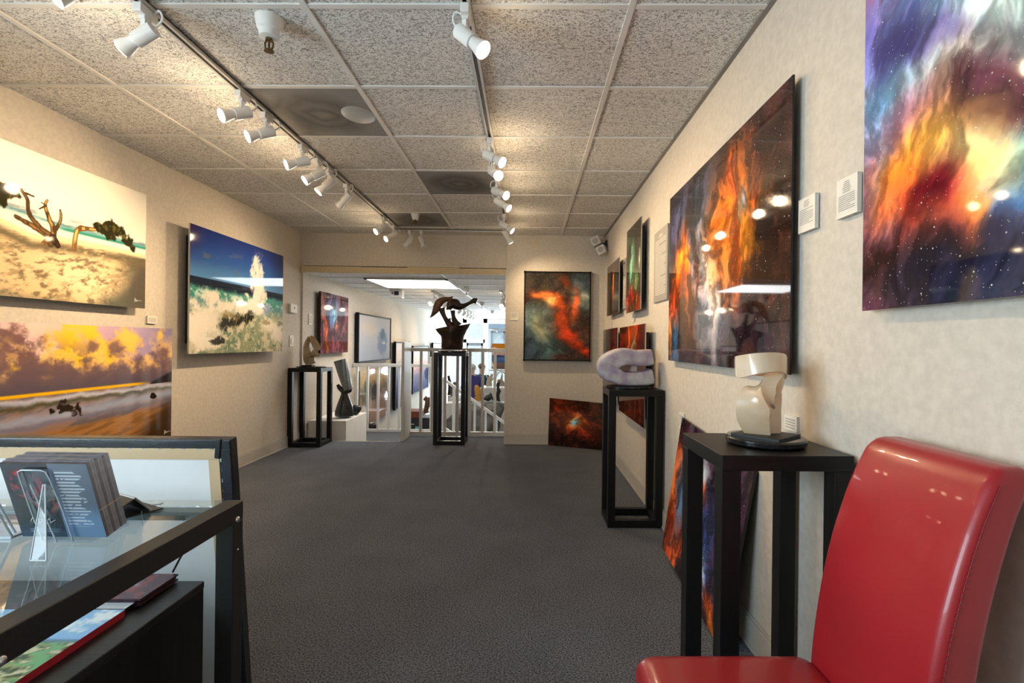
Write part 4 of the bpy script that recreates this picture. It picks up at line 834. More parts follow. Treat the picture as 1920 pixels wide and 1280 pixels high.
# ---- lavender stone clam
LAV = M('lavender_alabaster', (.50, .49, .49), .6, noise=(11, .2), color2=(.24, .17, .27), bump=(90, .5))
t = thing('stone_ring_sculpture', 'lavender and grey stone sculpture shaped like an open shell on a black oval base', 'sculpture', (.665, 3.43, H2))
MB().lathe((.675, 3.43, H2), [(.14, 0), (.15, .003), (.15, .016), (.145, .018)], 40, sy=.75).build('oval_base', BLKGLOSS, t)
cx, cy, cz = .655, 3.43, H2 + .021
pts = [(.168, 0, .190), (.13, 0, .184), (.06, 0, .182), (0, 0, .190), (-.055, 0, .178), (-.108, 0, .148), (-.122, 0, .118), (-.110, 0, .088), (-.065, 0, .062), (-.02, 0, .046), (.05, 0, .044), (.12, 0, .050), (.174, 0, .060)]
ra = [(.052, .085), (.055, .088), (.054, .09), (.058, .09), (.062, .09), (.066, .085), (.070, .080), (.066, .082), (.054, .09), (.047, .09), (.046, .09), (.050, .088), (.052, .08)]
P = spline(pts, 5); RA = spline([(a, b, 0) for a, b in ra], 5); rs = []
for i, p_ in enumerate(P):
    q0, q1 = P[max(i - 1, 0)], P[min(i + 1, len(P) - 1)]; tt = (q1 - q0) / np.linalg.norm(q1 - q0); b = np.array((0, 1., 0)); a = np.cross(b, tt); ring = []
    for k in range(24):
        c_, s_ = math.cos(2 * math.pi * k / 24), math.sin(2 * math.pi * k / 24); pw = .36
        ring.append(tuple(np.array((cx, cy, cz)) + p_ + a * RA[i][0] * abs(c_) ** pw * (1 if c_ > 0 else -1) + b * RA[i][1] * abs(s_) ** pw * (1 if s_ > 0 else -1)))
    rs.append(ring)
MB().rings(rs).build('stone_shell', LAV, t, smooth=50)
MB().box((cx + .04, cy + .0, cz + .075), (cx + .085, cy + .07, cz + .165)).build('lit_inner_face', M('painted_lit_stone', (.62, .48, .44), .4, noise=(20, .1)), t, bevel=.01)  # pink block puts the light on the shell's inner surface into its colour
MB().cyl((cx + .15, cy, H2 + .015), (cx + .15, cy, cz + .03), .008).build('support_pin', CHROME, t)

# ---- bronze birds on a stump
BRZ = M('brown_patinated_bronze', (.055, .032, .021), .38, metal=.55, noise=(14, .5), color2=(.025, .016, .012), bump=(40, .3))
BRZL = M('copper_brown_patina', (.20, .095, .05), .42, metal=.4, noise=(18, .4), color2=(.09, .045, .028), bump=(50, .4))
t = thing('bird_sculpture', 'dark bronze sculpture of two abstract birds on a flared stump', 'sculpture', (-.89, 6.03, H4))
MB().lathe((-.885, 6.03, H4), [(.165, 0), (.17, .004), (.17, .016), (.165, .02)], 40, sy=.75).build('round_base', BLKGLOSS, t)
def bx(u, v, y=6.03): d = ray(u, v); p = d * (y / d[1]); return Vector((p[0], y, p[2] + CAM_H))
rs = []; N = 40
for (zz, ul, ur, ry, dip) in ((655, 829, 866, .10, 0), (650, 827, 868, .11, 0), (640, 828, 868, .11, 0), (630, 827, 870, .115, 0), (624, 822, 874, .125, .3), (618, 818.5, 879, .13, .7), (613, 816, 882.5, .125, 1)):
    ring = []
    for k in range(N):
        a = 2 * math.pi * k / N; c_ = math.cos(a); s_ = math.sin(a); u = (ul + ur) / 2 + (ur - ul) / 2 * c_; lift = dip * (7.5 * max(c_, 0) ** 1.5 - 3.0 * max(-c_, 0) ** 2) + 1.2 * dip * math.sin(3 * a)
        wob = 1 + .07 * math.sin(3 * a + zz * .05) + .03 * math.sin(7 * a) ; p_ = bx(u, zz - lift); p_.y = 6.03 + ry * s_ * wob; ring.append(p_)
    rs.append(ring)
top = []
for k in range(N):
    a = 2 * math.pi * k / N; c_ = math.cos(a); p_ = bx(850 + 18 * c_, 613 - 4 * c_); p_.y = 6.03 + .07 * math.sin(a); top.append(p_)
rs.append(top)
MB().rings(rs).build('stump', BRZ, t, smooth=60)
def limb3(pts, rad, name, mat): return MB().tube([bx(u, v, 6.03 + y) for u, v, y in spline(pts, 5)], [(a, b) for a, b, _ in spline([(a, b, 0) for a, b in rad], 5)], 16).build(name, mat, t, smooth=60)
limb3([(849, 614, 0), (842, 607, 0), (835, 597, 0), (830, 586, 0), (828, 577, 0)], [(.052, .05), (.038, .04), (.026, .03), (.030, .03), (.04, .03)], 'neck', BRZ)
limb3([(806.5, 595, -.02), (812, 589, -.02), (818, 579, -.02), (823, 568, -.01), (832, 562, 0), (842, 560, .01), (848, 556, .01)], [(.004, .01), (.022, .03), (.043, .035), (.048, .04), (.036, .04), (.024, .03), (.005, .01)], 'wing', BRZL)
limb3([(858, 612, .02), (853, 603, .02), (850, 592, .02), (849, 582, .02)], [(.060, .06), (.036, .045), (.024, .03), (.028, .03)], 'neck', BRZ)
limb3([(838, 581, .0), (841, 577, .0), (846, 571, .01), (853, 570, .02), (861, 574, .02), (870, 573, .02), (880, 568, .02), (889, 563.5, .02), (894, 565, .02)], [(.008, .02), (.03, .03), (.058, .04), (.062, .045), (.045, .04), (.028, .03), (.020, .025), (.030, .028), (.036, .02)], 'body', BRZ)
limb3([(842, 567, .0), (845, 561, .0), (849, 555.5, .0)], [(.025, .03), (.016, .02), (.005, .008)], 'crest', BRZL)

# ---- small tan flame sculpture
TAN = M('tan_marble', (.42, .31, .20), .4, noise=(12, .25), color2=(.26, .18, .11), bump=(60, .15))
t = thing('flame_sculpture', 'small tan stone sculpture like a curled flame on the left corner stand', 'sculpture', (-2.49, 5.88, H3))
MB().lathe((-2.46, 5.87, H3), [(.155, 0), (.16, .003), (.16, .012), (.157, .015)], 36, sy=.75).build('round_base', BLKGLOSS, t)
MB().box((-2.56, 5.83, H3 + .015), (-2.44, 5.93, H3 + .028)).build('plate', BLKWOOD, t, bevel=.002)
def b5(u, v, y=5.88): d = ray(u, v); p = d * (y / d[1]); return np.array((p[0], y, p[2] + CAM_H))
k1 = [(b5(584, 683), (1, .3, 0), .05, .05), (b5(579, 672), (1, .4, 0), .058, .055), (b5(575, 658), (.8, .6, .1), .034, .05), (b5(575, 646), (.7, .7, .2), .024, .04), (b5(579, 636), (.8, .6, .2), .020, .035), (b5(583, 633), (.7, .6, .5), .022, .03), (b5(589, 641), (.6, .5, .6), .034, .035), (b5(594, 650), (.4, .5, .8), .036, .03), (b5(598, 656), (.3, .5, .9), .020, .02)]
ribbon(k1, (0, 0, 0), n=6).build('flame_body', TAN, t, smooth=60)
k2 = [(b5(582, 676, 5.86), (1, .3, .1), .045, .05), (b5(584, 667, 5.86), (.8, .4, .4), .030, .05), (b5(589, 662, 5.86), (.3, .5, .8), .032, .04), (b5(596, 665, 5.86), (.2, .5, .9), .018, .025), (b5(598.5, 667, 5.86), (.2, .4, .9), .008, .012)]
ribbon(k2, (0, 0, 0), n=6).build('flame_leaf', TAN, t, smooth=60)
k3 = [(b5(574, 680, 5.90), (1, .3, 0), .02, .03), (b5(573, 662, 5.90), (.9, .4, 0), .022, .03), (b5(572.5, 645, 5.90), (.9, .4, 0), .010, .015)]
ribbon(k3, (0, 0, 0), n=6).build('flame_back', TAN, t, smooth=60)

# ------------------------------------------------------------------ railings
RAILW = WPAINT
t = thing('railing', 'white railing across the opening behind the tall stand with the bronze sculpture', 'railing', (-.87, 6.43, 0))
MB().box((-1.46, 6.405, 1.062), (-.264, 6.455, 1.106)).build('top_rail', RAILW, t, bevel=.004)
MB().box((-1.46, 6.41, .012), (-.264, 6.45, .062)).build('bottom_rail', RAILW, t, bevel=.003)
MB().box((-1.494, 6.095, 0), (-1.462, 6.46, 1.175)).build('end_post', RAILW, t, bevel=.003)
for x in (-1.331, -1.187, -1.03, -.876, -.722, -.562, -.408): MB().box((x - .016, 6.414, .06), (x + .016, 6.446, 1.064)).build('baluster', RAILW, t, smooth=0)
t = thing('railing', 'white railing at the far side of the landing, behind the big railing post', 'railing', (-2.0, 7.74, -.18))
MB().box((-2.625, 7.715, .80), (-1.46, 7.765, .848)).build('top_rail', RAILW, t, bevel=.004)
MB().box((-2.625, 7.72, -.178), (-1.46, 7.76, -.135)).build('bottom_rail', RAILW, t, bevel=.003)
for x in (-2.56, -2.40, -2.243, -2.085, -1.925, -1.765, -1.605): MB().box((x - .016, 7.724, -.14), (x + .016, 7.756, .802)).build('baluster', RAILW, t, smooth=0)
MB().box((-1.462, 7.70, -.178), (-1.425, 7.78, .955)).build('end_post', RAILW, t, bevel=.003)
t = thing('stair_handrail', 'white sloping stair handrail seen through the railing right of the tall stand', 'railing', (-.7, 7.74, ZL))
sl = lambda x: .604 - .706 * (x + 1.208)
MB().bar((-1.395, 7.74, sl(-1.395) - .02), (.22, 7.74, sl(.22) - .02), .05, .042).build('handrail', RAILW, t, bevel=.004)
MB().bar((-1.39, 7.74, sl(-1.39) - .86), (.22, 7.74, sl(.22) - .72 + .05), .04, .2).build('stringer', RAILW, t, bevel=.004)
for x in (-1.27, -1.105, -.95, -.79, -.625, -.46, -.30, -.14, .02): MB().box((x - (.022 if x == -1.105 else .016), 7.724, sl(x) - .85 if x < -.9 else sl(x) - .74), (x + (.022 if x == -1.105 else .016), 7.756, sl(x) - .03)).build('baluster', RAILW, t, smooth=0)
MB().box((.20, 7.70, ZL), (.24, 7.78, sl(.22) + .02)).build('end_post', RAILW, t, bevel=.003)

# ---- white plinth on the landing with the black twisted sculptures
MBp = MB().box((-2.615, 6.17, -.18), (-2.165, 6.95, .222))
tag(MBp.build('plinth', PLINTH, None, bevel=.004, loc=(-2.4, 6.5, -.18)), 'low white plinth on the landing under the black ribbed sculpture', 'plinth')
BSOAP = M('black_soapstone', (.018, .020, .021), .25, noise=(12, .4), coat=.3)
GRSTR = M('grey_ribbed_stone', (.20, .22, .23), .3, noise=(12, .2))
t = thing('ribbed_column_sculpture', 'black sculpture with a tilted grey spirally ribbed column on the white plinth', 'sculpture', (-2.29, 6.45, .222))
def b6(u, v, y=6.45): d = ray(u, v); p = d * (y / d[1]); return Vector((p[0], y, p[2] + CAM_H))
a0, a1 = b6(653, 731), b6(637.5, 675); ax = (a1 - a0); Ln = ax.length; ax.normalize(); sx = ax.cross(Vector((0, 1, 0))).normalized(); sy = ax.cross(sx); rs = []
for i in range(40):
    f = i / 39; r0 = .052 + .022 * f; ring = []
    for k in range(60):
        th_ = 2 * math.pi * k / 60; g = 1 + .09 * math.cos(9 * th_ - f * 7.5); ring.append(a0 + ax * Ln * f + (sx * math.cos(th_) + sy * math.sin(th_)) * r0 * g)
    rs.append(ring)
MB().rings(rs).build('ribbed_column', GRSTR, t, smooth=60)
MB().tube([b6(*q) for q in ((633, 721), (637, 727), (643, 734), (648, 741))], [.02, .03, .026, .016], 14).build('ear', BSOAP, t, smooth=60)
MB().tube([b6(*q) for q in ((641, 738), (648, 735), (656, 731), (658.5, 727))], [.02, .034, .03, .016], 14).build('collar', BSOAP, t, smooth=60)
rs = []
for v, ul, ur, ry in ((779.5, 630, 661, .10), (776, 628.5, 662, .105), (770, 629, 661.5, .10), (760, 632, 659.5, .085), (750, 635.5, 656.5, .065), (742, 638.5, 653, .045), (737, 640, 651, .03)):
    ring = []
    for k in range(36):
        a = 2 * math.pi * k / 36; p_ = b6((ul + ur) / 2 + (ur - ul) / 2 * math.cos(a) * (1 + .05 * math.cos(5 * a)), v); p_.y = 6.45 + ry * math.sin(a) * (1 + .08 * math.cos(4 * a)); ring.append(p_)
    rs.append(ring)
MB().rings(rs).build('robe', BSOAP, t, smooth=60)
o = MB().ball((-2.23, 6.70, .222 + .066), (.085, .05, .06), rot=Matrix.Rotation(R(-25), 3, 'Y'), fn=lambda d: 1 + .12 * math.sin(4 * d.x + 2)).build('stone_carving', BSOAP, None, smooth=60, loc=(-2.23, 6.70, .222))
tag(o, 'small rounded black stone carving at the back of the white plinth', 'sculpture')

# ------------------------------------------------------------------ red chair
RED = M('red_leather', (.31, .011, .018), .36, noise=(3, .10), bump=(240, .06), coat=.25)
REDS = M('dark_red_stitching', (.16, .006, .010), .6, noise=(90, .2))
t = thing('parsons_chair', 'red leather high backed chair in the lower right corner', 'chair', (.48, 1.0, 0))
def softbox(rings_): return MB().rings(rings_)
def rrect(cx_, cy_, hx, hy, r, n=5):
    out = []
    for (sx_, sy_, a0_) in ((1, 1, 0), (-1, 1, 90), (-1, -1, 180), (1, -1, 270)):
        for k in range(n + 1):
            a = R(a0_ + 90 * k / n); out.append((cx_ + sx_ * (hx - r) + r * math.cos(a), cy_ + sy_ * (hy - r) + r * math.sin(a)))
    return out
CY0, CY1 = .838, 1.168
prof = spline([(.655, .36), (.655, .46), (.672, .60), (.700, .74), (.740, .87), (.775, .948)], 4); rs = []
for i, (x, z) in enumerate(prof):
    f = i / (len(prof) - 1); tk = .088 - .012 * f
    rs.append([(px, py, z) for px, py in rrect(x + tk / 2, (CY0 + CY1) / 2, tk / 2, (CY1 - CY0) / 2 + .006 * math.sin(f * 3.1), .020)])
x, z = prof[-1]; tk = .076
for k, (dz, sh) in enumerate(((.012, .004), (.021, .010), (.026, .020))):
    rs.append([(px + .004 * k, py, z + dz - .02 * 0) for px, py in rrect(x + tk / 2 + .006, (CY0 + CY1) / 2, tk / 2 - sh, (CY1 - CY0) / 2 - sh, max(.020 - sh * .6, .006))])
MB().rings(rs).build('backrest', RED, t, smooth=60)
seam = [(x + .014, CY0 - .0035 - .006 * math.sin(i / (len(prof) - 1) * 3.1) + .002, z) for i, (x, z) in enumerate(prof)]
sm_ = MB()
for a, b in zip(spline(seam, 3)[:-1], spline(seam, 3)[1:]): sm_.tube([tuple(a), tuple(a + (b - a) * .72)], .0013, 6)
sm_.build('stitched_seam', REDS, t, smooth=0)
rs = []
for z, g in ((.352, -.008), (.362, 0), (.42, .002), (.440, 0), (.452, -.006), (.460, -.016), (.464, -.035)):
    rs.append([(px, py, z + .006 * (1 - ((px - .46) / .2) ** 2) * (z > .45)) for px, py in rrect(.46, (CY0 + CY1) / 2 + .004, .205 + g, (CY1 - CY0) / 2 + .012 + g, .03)])
MB().rings(rs).build('seat', RED, t, smooth=60)
LEGW = M('dark_brown_wood', (.03, .015, .009), .4, noise=(30, .3), stretch=(1, 1, .1))
for x, sx_ in ((.275, 0), (.635, .06)):
    for y in (CY0 + .01, CY1 - .05): MB().rings([[(x + sx_, y, 0), (x + .032 + sx_, y, 0), (x + .032 + sx_, y + .032, 0), (x + sx_, y + .032, 0)], [(x - .004, y - .004, .36), (x + .04, y - .004, .36), (x + .04, y + .04, .36), (x - .004, y + .04, .36)]]).build('leg', LEGW, t, bevel=.002)

# ------------------------------------------------------------------ glass desk at the left
DZ = .75; DX0, DX1, DY0, DY1 = -1.95, -.752, .42, 1.378
t = thing('glass_desk', 'glass topped desk with a black steel frame in the lower left corner', 'desk', ((DX0 + DX1) / 2, .9, 0))
b = .046
MB().box((DX0 + b, DY0 + .0, DZ - .011), (DX1 - b + .003, DY1, DZ - .001)).build('glass_top', DESKGLASS, t, bevel=.001)
MB().box((DX1 - b, DY0, DZ - .050), (DX1, DY1, DZ)).build('side_rail', BLKMETAL, t, bevel=.003)
MB().box((DX0, DY0, DZ - .050), (DX0 + b, DY1, DZ)).build('side_rail', BLKMETAL, t, bevel=.003)
MB().box((DX0 + b, DY1 - .066, DZ - .034), (DX1 - b, DY1 - .028, DZ - .0115)).build('cross_rail', M('reflection_grey_rail', (.24, .27, .28), .4, noise=(40, .1)), t, bevel=.003)  # far black rail coloured grey to stand in for the canvas reflected in the glass
MB().box((DX0 + b, DY0 + .03, DZ - .052), (DX1 - b, DY0 + .07, DZ - .0115)).build('cross_rail', BLKMETAL, t, bevel=.003)
for x in (DX0, DX1 - b):
    for y in (DY0, DY1 - b): MB().box((x, y, 0), (x + b, y + b, DZ - .049)).build('leg', BLKMETAL, t, bevel=.003)
for y in (DY1 - .030, ): MB().ball((DX1, y, DZ - .042), (.006, .008, .008), 14, 8).ball((DX1, y + .004, DZ - .122), (.003, .003, .003), 10, 6).build('bolt', CHROME, t)
MB().ball((DX1, .75, DZ - .04), (.006, .008, .008), 14, 8).build('bolt', CHROME, t)
MB().lathe((DX1 - .20, DY1 - .035, DZ - .001), [(.004, 0), (.011, .0), (.012, .002), (.009, .003), (.004, .003)], 20).build('clear_bumper', ACREDGE, t)
BZ = .515
c = thing('low_cabinet', 'low black wood cabinet standing under the glass desk', 'cabinet', (-1.3, .95, 0))
MB().box((-1.88, .46, .0), (-.8795, 1.419, BZ - .02)).build('body', BLKWOOD, c, bevel=.002)
MB().box((-1.885, .455, BZ - .02), (-.878, 1.42, BZ)).build('top', M('black_grained_top', (.010, .010, .0105), .35, noise=(18, .4), bump=(24, .2), stretch=(.25, 6, 1)), c, bevel=.003)

# things on the cabinet
def flatart(name, label, cat, x0, y0, x1, y1, z, th, art, mat_edge, rot=0, res=80, group=None, rough=.25, parts=None):
    cx_, cy_ = (x0 + x1) / 2, (y0 + y1) / 2; rm = Matrix.Rotation(rot, 3, 'Z')
    g = lambda x, y, zz: tuple(rm @ Vector((x - cx_, y - cy_, 0)) + Vector((cx_, cy_, zz)))
    p = Panel(g(x0, y0, z + th), g(x1, y0, z + th), g(x1, y1, z + th), g(x0, y1, z + th))
    o = thing(name, label, cat, (cx_, cy_, z), group); p.slab(th).build('pages', mat_edge, o, smooth=0)
    p.face('cover', art, res, art_mat(0, rough, 'paper_print_%d' % int(rough * 100)), o); return o, p
def art_aerial(X, Y, p):
    n = fbm(X * 14, Y * 18, 5, 71, .6); n2 = fbm(X * 30, Y * 40, 4, 73)
    C = np.ones(X.shape + (3,)) * np.array((120, 176, 120)) / 255.0
    C = over(C, (150, 150, 96), ss(.30, .40, Y) * ss(.40, .5, n)); C = over(C, (52, 70, 48), ss(.50, .58, n) * ss(.22, .3, Y)); C = over(C, (60, 90, 56), ss(.5, .6, n2) * ss(.12, .2, Y) * .7); C = over(C, (206, 200, 160), ss(.62, .68, n2) * ss(.3, .5, Y))
    C = over(C, (74, 116, 150), ss(.77, .80, Y)); C = over(C, (140, 190, 235), ss(.79, .81, Y)); C = over(C, (240, 246, 250), ss(.45, .62, n) * ss(.80, .85, Y)); return C
RB = M('red_book_board', (.50, .03, .045), .4, noise=(20, .1))
o, p = flatart('picture_book', 'large landscape picture book with a red edge on the low cabinet', 'book', -1.42, .62, -.950, 1.235, BZ, .016, art_aerial, RB, res=150)
cu = bpy.data.curves.new('lettering', 'FONT'); cu.body = 'Pebble Beach'; cu.size = .062; cu.extrude = .0003; cu.shear = .2
tmp = bpy.data.objects.new('lettering', cu); tx = bpy.data.objects.new('title_lettering', bpy.data.meshes.new_from_object(tmp)); bpy.data.objects.remove(tmp); COL.objects.link(tx); tx.parent = o; tx.location = Vector((-1.395, 1.165, BZ + .0172)) - o.location; tx.data.materials.append(M('white_ink', (.85, .85, .85), .5, noise=(30, .03)))
def art_redneb(X, Y, p):
    n = fbm(X * 5, Y * 5, 6, 81); C = np.ones(X.shape + (3,)) * np.array((66, 34, 46)) / 255.0
    C = over(C, (120, 40, 44), ss(.4, .6, n)); C = over(C, (220, 90, 80), np.exp(-((X - .5 * p.asp) / .3) ** 2 - ((Y - .38 + (n - .5) * .4) / .10) ** 2)); C = over(C, (150, 200, 235), np.exp(-((X - .62 * p.asp) / .22) ** 2 - ((Y - .55 + (n - .5) * .6) / .10) ** 2) * 1.1); return C
def art_text(X, Y, p):
    C = np.ones(X.shape + (3,)) * np.array((214, 216, 222)) / 255.0
    return over(C, (170, 172, 178), ((np.floor(Y * 24) % 2) == 0) * ss(.15, .2, X) * ss(p.asp - .15, p.asp - .3, X) * (Y < .8) * .8)
BRK = M('dark_brochure_edge', (.045, .022, .035), .5, noise=(60, .3))
for i in range(5):
    flatart('brochure', ('lowest', 'second', 'third', 'fourth', 'topmost')[i] + ' dark red nebula brochure in the small pile at the far end of the cabinet', 'brochure', -1.19 + .004 * (i % 2), 1.275, -.957 + .006 * ((i * 2) % 3), 1.413, BZ + .0042 * i, .004, art_redneb, BRK, rot=R((i * 37 % 5) - 2) * .5, res=40 if i < 4 else 90, group='nebula brochures on the cabinet')
flatart('leaflet', 'white text leaflet lying between the picture book and the brochure pile', 'leaflet', -1.20, 1.245, -.958, 1.274, BZ + .0005, .012, art_text, BLKGLOSS, res=40)
flatart('print_sheet', 'dark gold edged print lying on the cabinet seen through the glass', 'print', -1.62, 1.05, -1.43, 1.36, BZ, .006, grad([(0, (18, 16, 18)), (1, (26, 24, 28))], [(.15, .6, .2, .35, (120, 84, 40), .9)], 83), M('gold_card', (.45, .33, .14), .5, noise=(20, .1)), res=50)
# cord hanging behind the desk rail
o = MB().tube(spline([(-.86, 1.40, .70), (-.885, 1.405, .66), (-.93, 1.415, .60), (-.97, 1.428, .535)], 5), .0028, 8).build('electrical_cable', BLACK, None, loc=(-.86, 1.40, .70)); tag(o, 'thin black cord slanting down behind the desk corner', 'cord')

# ---- brochures on a clear easel, seen from behind
ez = thing('acrylic_easel', 'clear acrylic easel holding up the stack of brochures on the glass desk', 'easel stand', (-.98, 1.05, DZ))
ti = R(14); up = Vector((-.06, -math.sin(ti), math.cos(ti))).normalized(); rt = Vector((1, -.02, 0)).normalized(); nb = rt.cross(up).normalized()    # nb points away from the reader's side, toward the camera is -nb
B0 = Vector((-1.052, 1.092, DZ + .0095))
def bp(a, b, c_): return B0 + rt * a + up * b + (Vector((-.30, .95, 0)).normalized()) * c_
bw_, bh_ = .176, .168
FOLD = M('grey_brochure_edge', (.15, .155, .19), .5, noise=(60, .3))
def art_front(X, Y, p):
    n = fbm(X * 6, Y * 6, 5, 91); n2 = fbm(X * 16, Y * 16, 5, 93)
    C = np.ones(X.shape + (3,)) * np.array((14, 16, 26)) / 255.0
    for cx_, cy_, r_ in ((.26, .74, .17), (.42, .50, .15)):
        e = np.hypot(X - cx_, Y - cy_) / r_ + (n - .5) * .8; C = over(C, (140, 22, 34), np.exp(-((e - .9) / .30) ** 2) * ss(.35, .6, n2) * 1.1)
    C = over(C, (20, 56, 90), ss(.30, .0, Y) * .9)
    fx = .565 - .0 * Y; g = ss(fx - .004, fx + .004, X); C = over(C, (92, 100, 118), g); C = over(C, (104, 138, 180), g * ss(.5, .2, Y) * .8)
    C = over(C, (206, 214, 226), g * ((np.floor(Y * 46) % 2) == 0) * ss(.14, .16, Y) * ss(.92, .90, Y) * ss(.62, .63, X) * ss(.90 + .05 * np.sin(Y * 40), .89 + .05 * np.sin(Y * 40), X) * (n2 > .36) * .75)
    C = over(C, (170, 180, 190), (1 - g) * ((np.floor(Y * 60) % 2) == 0) * ss(.05, .06, Y) * ss(.12, .11, Y) * ss(.12, .13, X) * ss(.5, .49, X) * .5)
    C = over(C, (230, 170, 40), np.exp(-((X - .18 - .0) / .5) ** 8) * np.exp(-((Y - .44 - .25 * (X - .2)) / .004) ** 2) * (X > .36) * (X < .52) * .7); return C
GSTK = 'brochures standing in the clear easel'
for i in range(9):
    c0 = .0105 * i; nm = ('front', 'second', 'third', 'fourth', 'fifth', 'sixth', 'seventh', 'eighth', 'rearmost')[i]
    P4 = [bp(0, 0, c0), bp(bw_, 0, c0), bp(bw_, bh_ + .002 * (i % 3), c0), bp(0, bh_ + .002 * (i % 3), c0)]
    pl = Panel(*P4); o = thing('brochure', nm + (' brochure in the easel, its back text toward the camera' if i == 0 else ' brochure counted from the camera in the easel stack'), 'brochure', tuple(B0 + Vector((.08, 0, 0)) + (Vector((-.30, .95, 0)).normalized()) * c0), GSTK)
    f = [Vector(q) for q in P4]; dv = Vector((-.30, .95, 0)).normalized() * .0098
    MB().add(f + [q + dv for q in f], [(0, 1, 2, 3), (7, 6, 5, 4), (4, 5, 1, 0), (5, 6, 2, 1), (6, 7, 3, 2), (7, 4, 0, 3)]).build('pages', FOLD if i % 3 else BRK, o, smooth=0)
    if i == 0:
        pl.face('cover', art_front, 220, art_mat(0, .22, 'paper_print_22'), o)
        g = lambda a, b_: tuple(B0 + rt * a + up * b_ - nb * 0 + Vector((0, -.0015, 0)))
        MB().tube(spline([g(.028, .036), g(.036, .046), g(.034, .034), g(.044, .042), g(.048, .034), g(.056, .042), g(.060, .035), g(.070, .044), g(.068, .034), g(.080, .040)], 4), .0007, 5).build('signature', SILVERINK, o)
    sidee = [bp(bw_ + .0005, .062, c0), bp(bw_ + .0005, .062, c0) + dv, bp(bw_ + .0005, .064, c0) + dv, bp(bw_ + .0005, .064, c0)]
    MB().add([tuple(q) for q in sidee], [(0, 1, 2, 3)]).build('gold_stripe', MATS['gold_card'], o, smooth=0)
# easel: arched back plate and crossed legs of thick clear acrylic with bright edges
fo = Vector((0, -.006, 0)); m = MB(); pt = lambda a, b_, d_=0: B0 + rt * a + up * b_ + fo + Vector((0, -d_, 0))
arch = [pt(.108, -.008), pt(.106, .06), pt(.098, .135), pt(.094, .150), pt(.086, .154), pt(.046, .154), pt(.038, .150), pt(.038, .13), pt(.040, .06), pt(.045, -.008)]
MB().tube(arch, .0013, 8).build('arched_edge', ACREDGE, ez)
q = [arch[0], arch[2], arch[4], arch[5], arch[7], arch[9]]; MB().add([tuple(v) for v in q] + [tuple(v + Vector((0, .003, 0))) for v in q], [(0, 1, 2, 3, 4, 5), (11, 10, 9, 8, 7, 6)] + [(i, (i + 1) % 6, 6 + (i + 1) % 6, 6 + i)[::-1] for i in range(6)]).build('back_plate', ACRYLIC, ez, smooth=0)
fl = Vector((-.935, .985, DZ + .004)); fr_ = Vector((-.905, .985, DZ + .004))
tl_, tr_ = pt(.060, .124, .004), pt(.086, .124, .004)
MB().tube([tuple(fl), tuple(tr_)], .0013, 8).tube([tuple(fr_), tuple(tr_ + Vector((.004, 0, 0)))], .0013, 8).tube([tuple(fl), tuple(fr_)], .0015, 8).tube([tuple(tl_), tuple(pt(.082, -.008, .008))], .0015, 8).build('strut_edge', ACREDGE, ez)
MB().add([tuple(v) for v in (fl, fr_, tr_ + Vector((.004, 0, 0)), tr_)] + [tuple(v + Vector((0, .003, 0))) for v in (fl, fr_, tr_ + Vector((.004, 0, 0)), tr_)], [(0, 1, 2, 3), (7, 6, 5, 4), (0, 4, 5, 1), (1, 5, 6, 2), (2, 6, 7, 3), (3, 7, 4, 0)]).build('strut', ACRYLIC, ez, smooth=0)
MB().box((-1.005, 1.083, DZ), (-.905, 1.185, DZ + .006)).tube([(-.88, 1.19, DZ + .03), (-.83, 1.13, DZ + .003)], .0016, 6).build('foot', ACRYLIC, ez, smooth=0)
# clear holder at the frame's left edge
ah = thing('acrylic_holder', 'clear acrylic holder at the left edge of the glass desk', 'holder', (-1.16, 1.12, DZ))
m = MB().add([(-1.26, 1.10, DZ), (-1.085, 1.10, DZ), (-1.115, 1.06, DZ + .135), (-1.27, 1.06, DZ + .135), (-1.26, 1.106, DZ), (-1.085, 1.106, DZ), (-1.115, 1.066, DZ + .135), (-1.27, 1.066, DZ + .135)], [(0, 1, 2, 3), (7, 6, 5, 4), (4, 5, 1, 0), (5, 6, 2, 1), (6, 7, 3, 2), (7, 4, 0, 3)]); m.build('plate', ACRYLIC, ah, smooth=0)
MB().tube([(-1.085, 1.103, DZ + .003), (-1.115, 1.063, DZ + .135), (-1.27, 1.063, DZ + .135)], .0025, 8).tube([(-1.10, 1.125, DZ + .003), (-1.128, 1.085, DZ + .135)], .0025, 8).box((-1.26, 1.10, DZ), (-1.085, 1.17, DZ + .005)).build('bright_edge', ACREDGE, ah, smooth=0)
# black wire mesh card holder
MESHM = M('black_wire_mesh', (.012, .012, .012), .4, noise=(500, .8), color2=(.05, .05, .05))
ch = thing('card_holder', 'small black wire mesh card holder behind the brochures on the desk', 'card holder', (-.98, 1.27, DZ))
def prism(poly, x0, x1, skew=0): n = len(poly); return MB().add([(x0 + skew * y, y, z) for y, z in poly] + [(x1 + skew * y, y, z) for y, z in poly], [tuple(range(n)), tuple(range(n, 2 * n))[::-1]] + [(i, n + i, n + (i + 1) % n, (i + 1) % n) for i in range(n)])
rm = Matrix.Translation((-.985, 1.27, DZ)) @ Matrix.Rotation(R(-28), 4, 'Z')
prism([(-.075, .002), (-.073, .004), (.000, .040), (-.002, .043)], -.055, .055).xf(rm).build('front_slope', MESHM, ch, smooth=0)
prism([(-.002, .043), (.000, .040), (.030, .004), (.034, .004)], -.055, .055).xf(rm).build('back_slope', MESHM, ch, smooth=0)
MB().box((-.055, -.078, 0), (.055, .062, .003)).xf(rm).build('base', MESHM, ch, smooth=0)
MB().tube([(-.055, 0, .043), (.055, 0, .043), (.055, .034, .006)], .0028, 8).xf(rm).build('rim', M('lit_steel_rim', (.45, .45, .48), .3, metal=.6, noise=(30, .1)), ch)

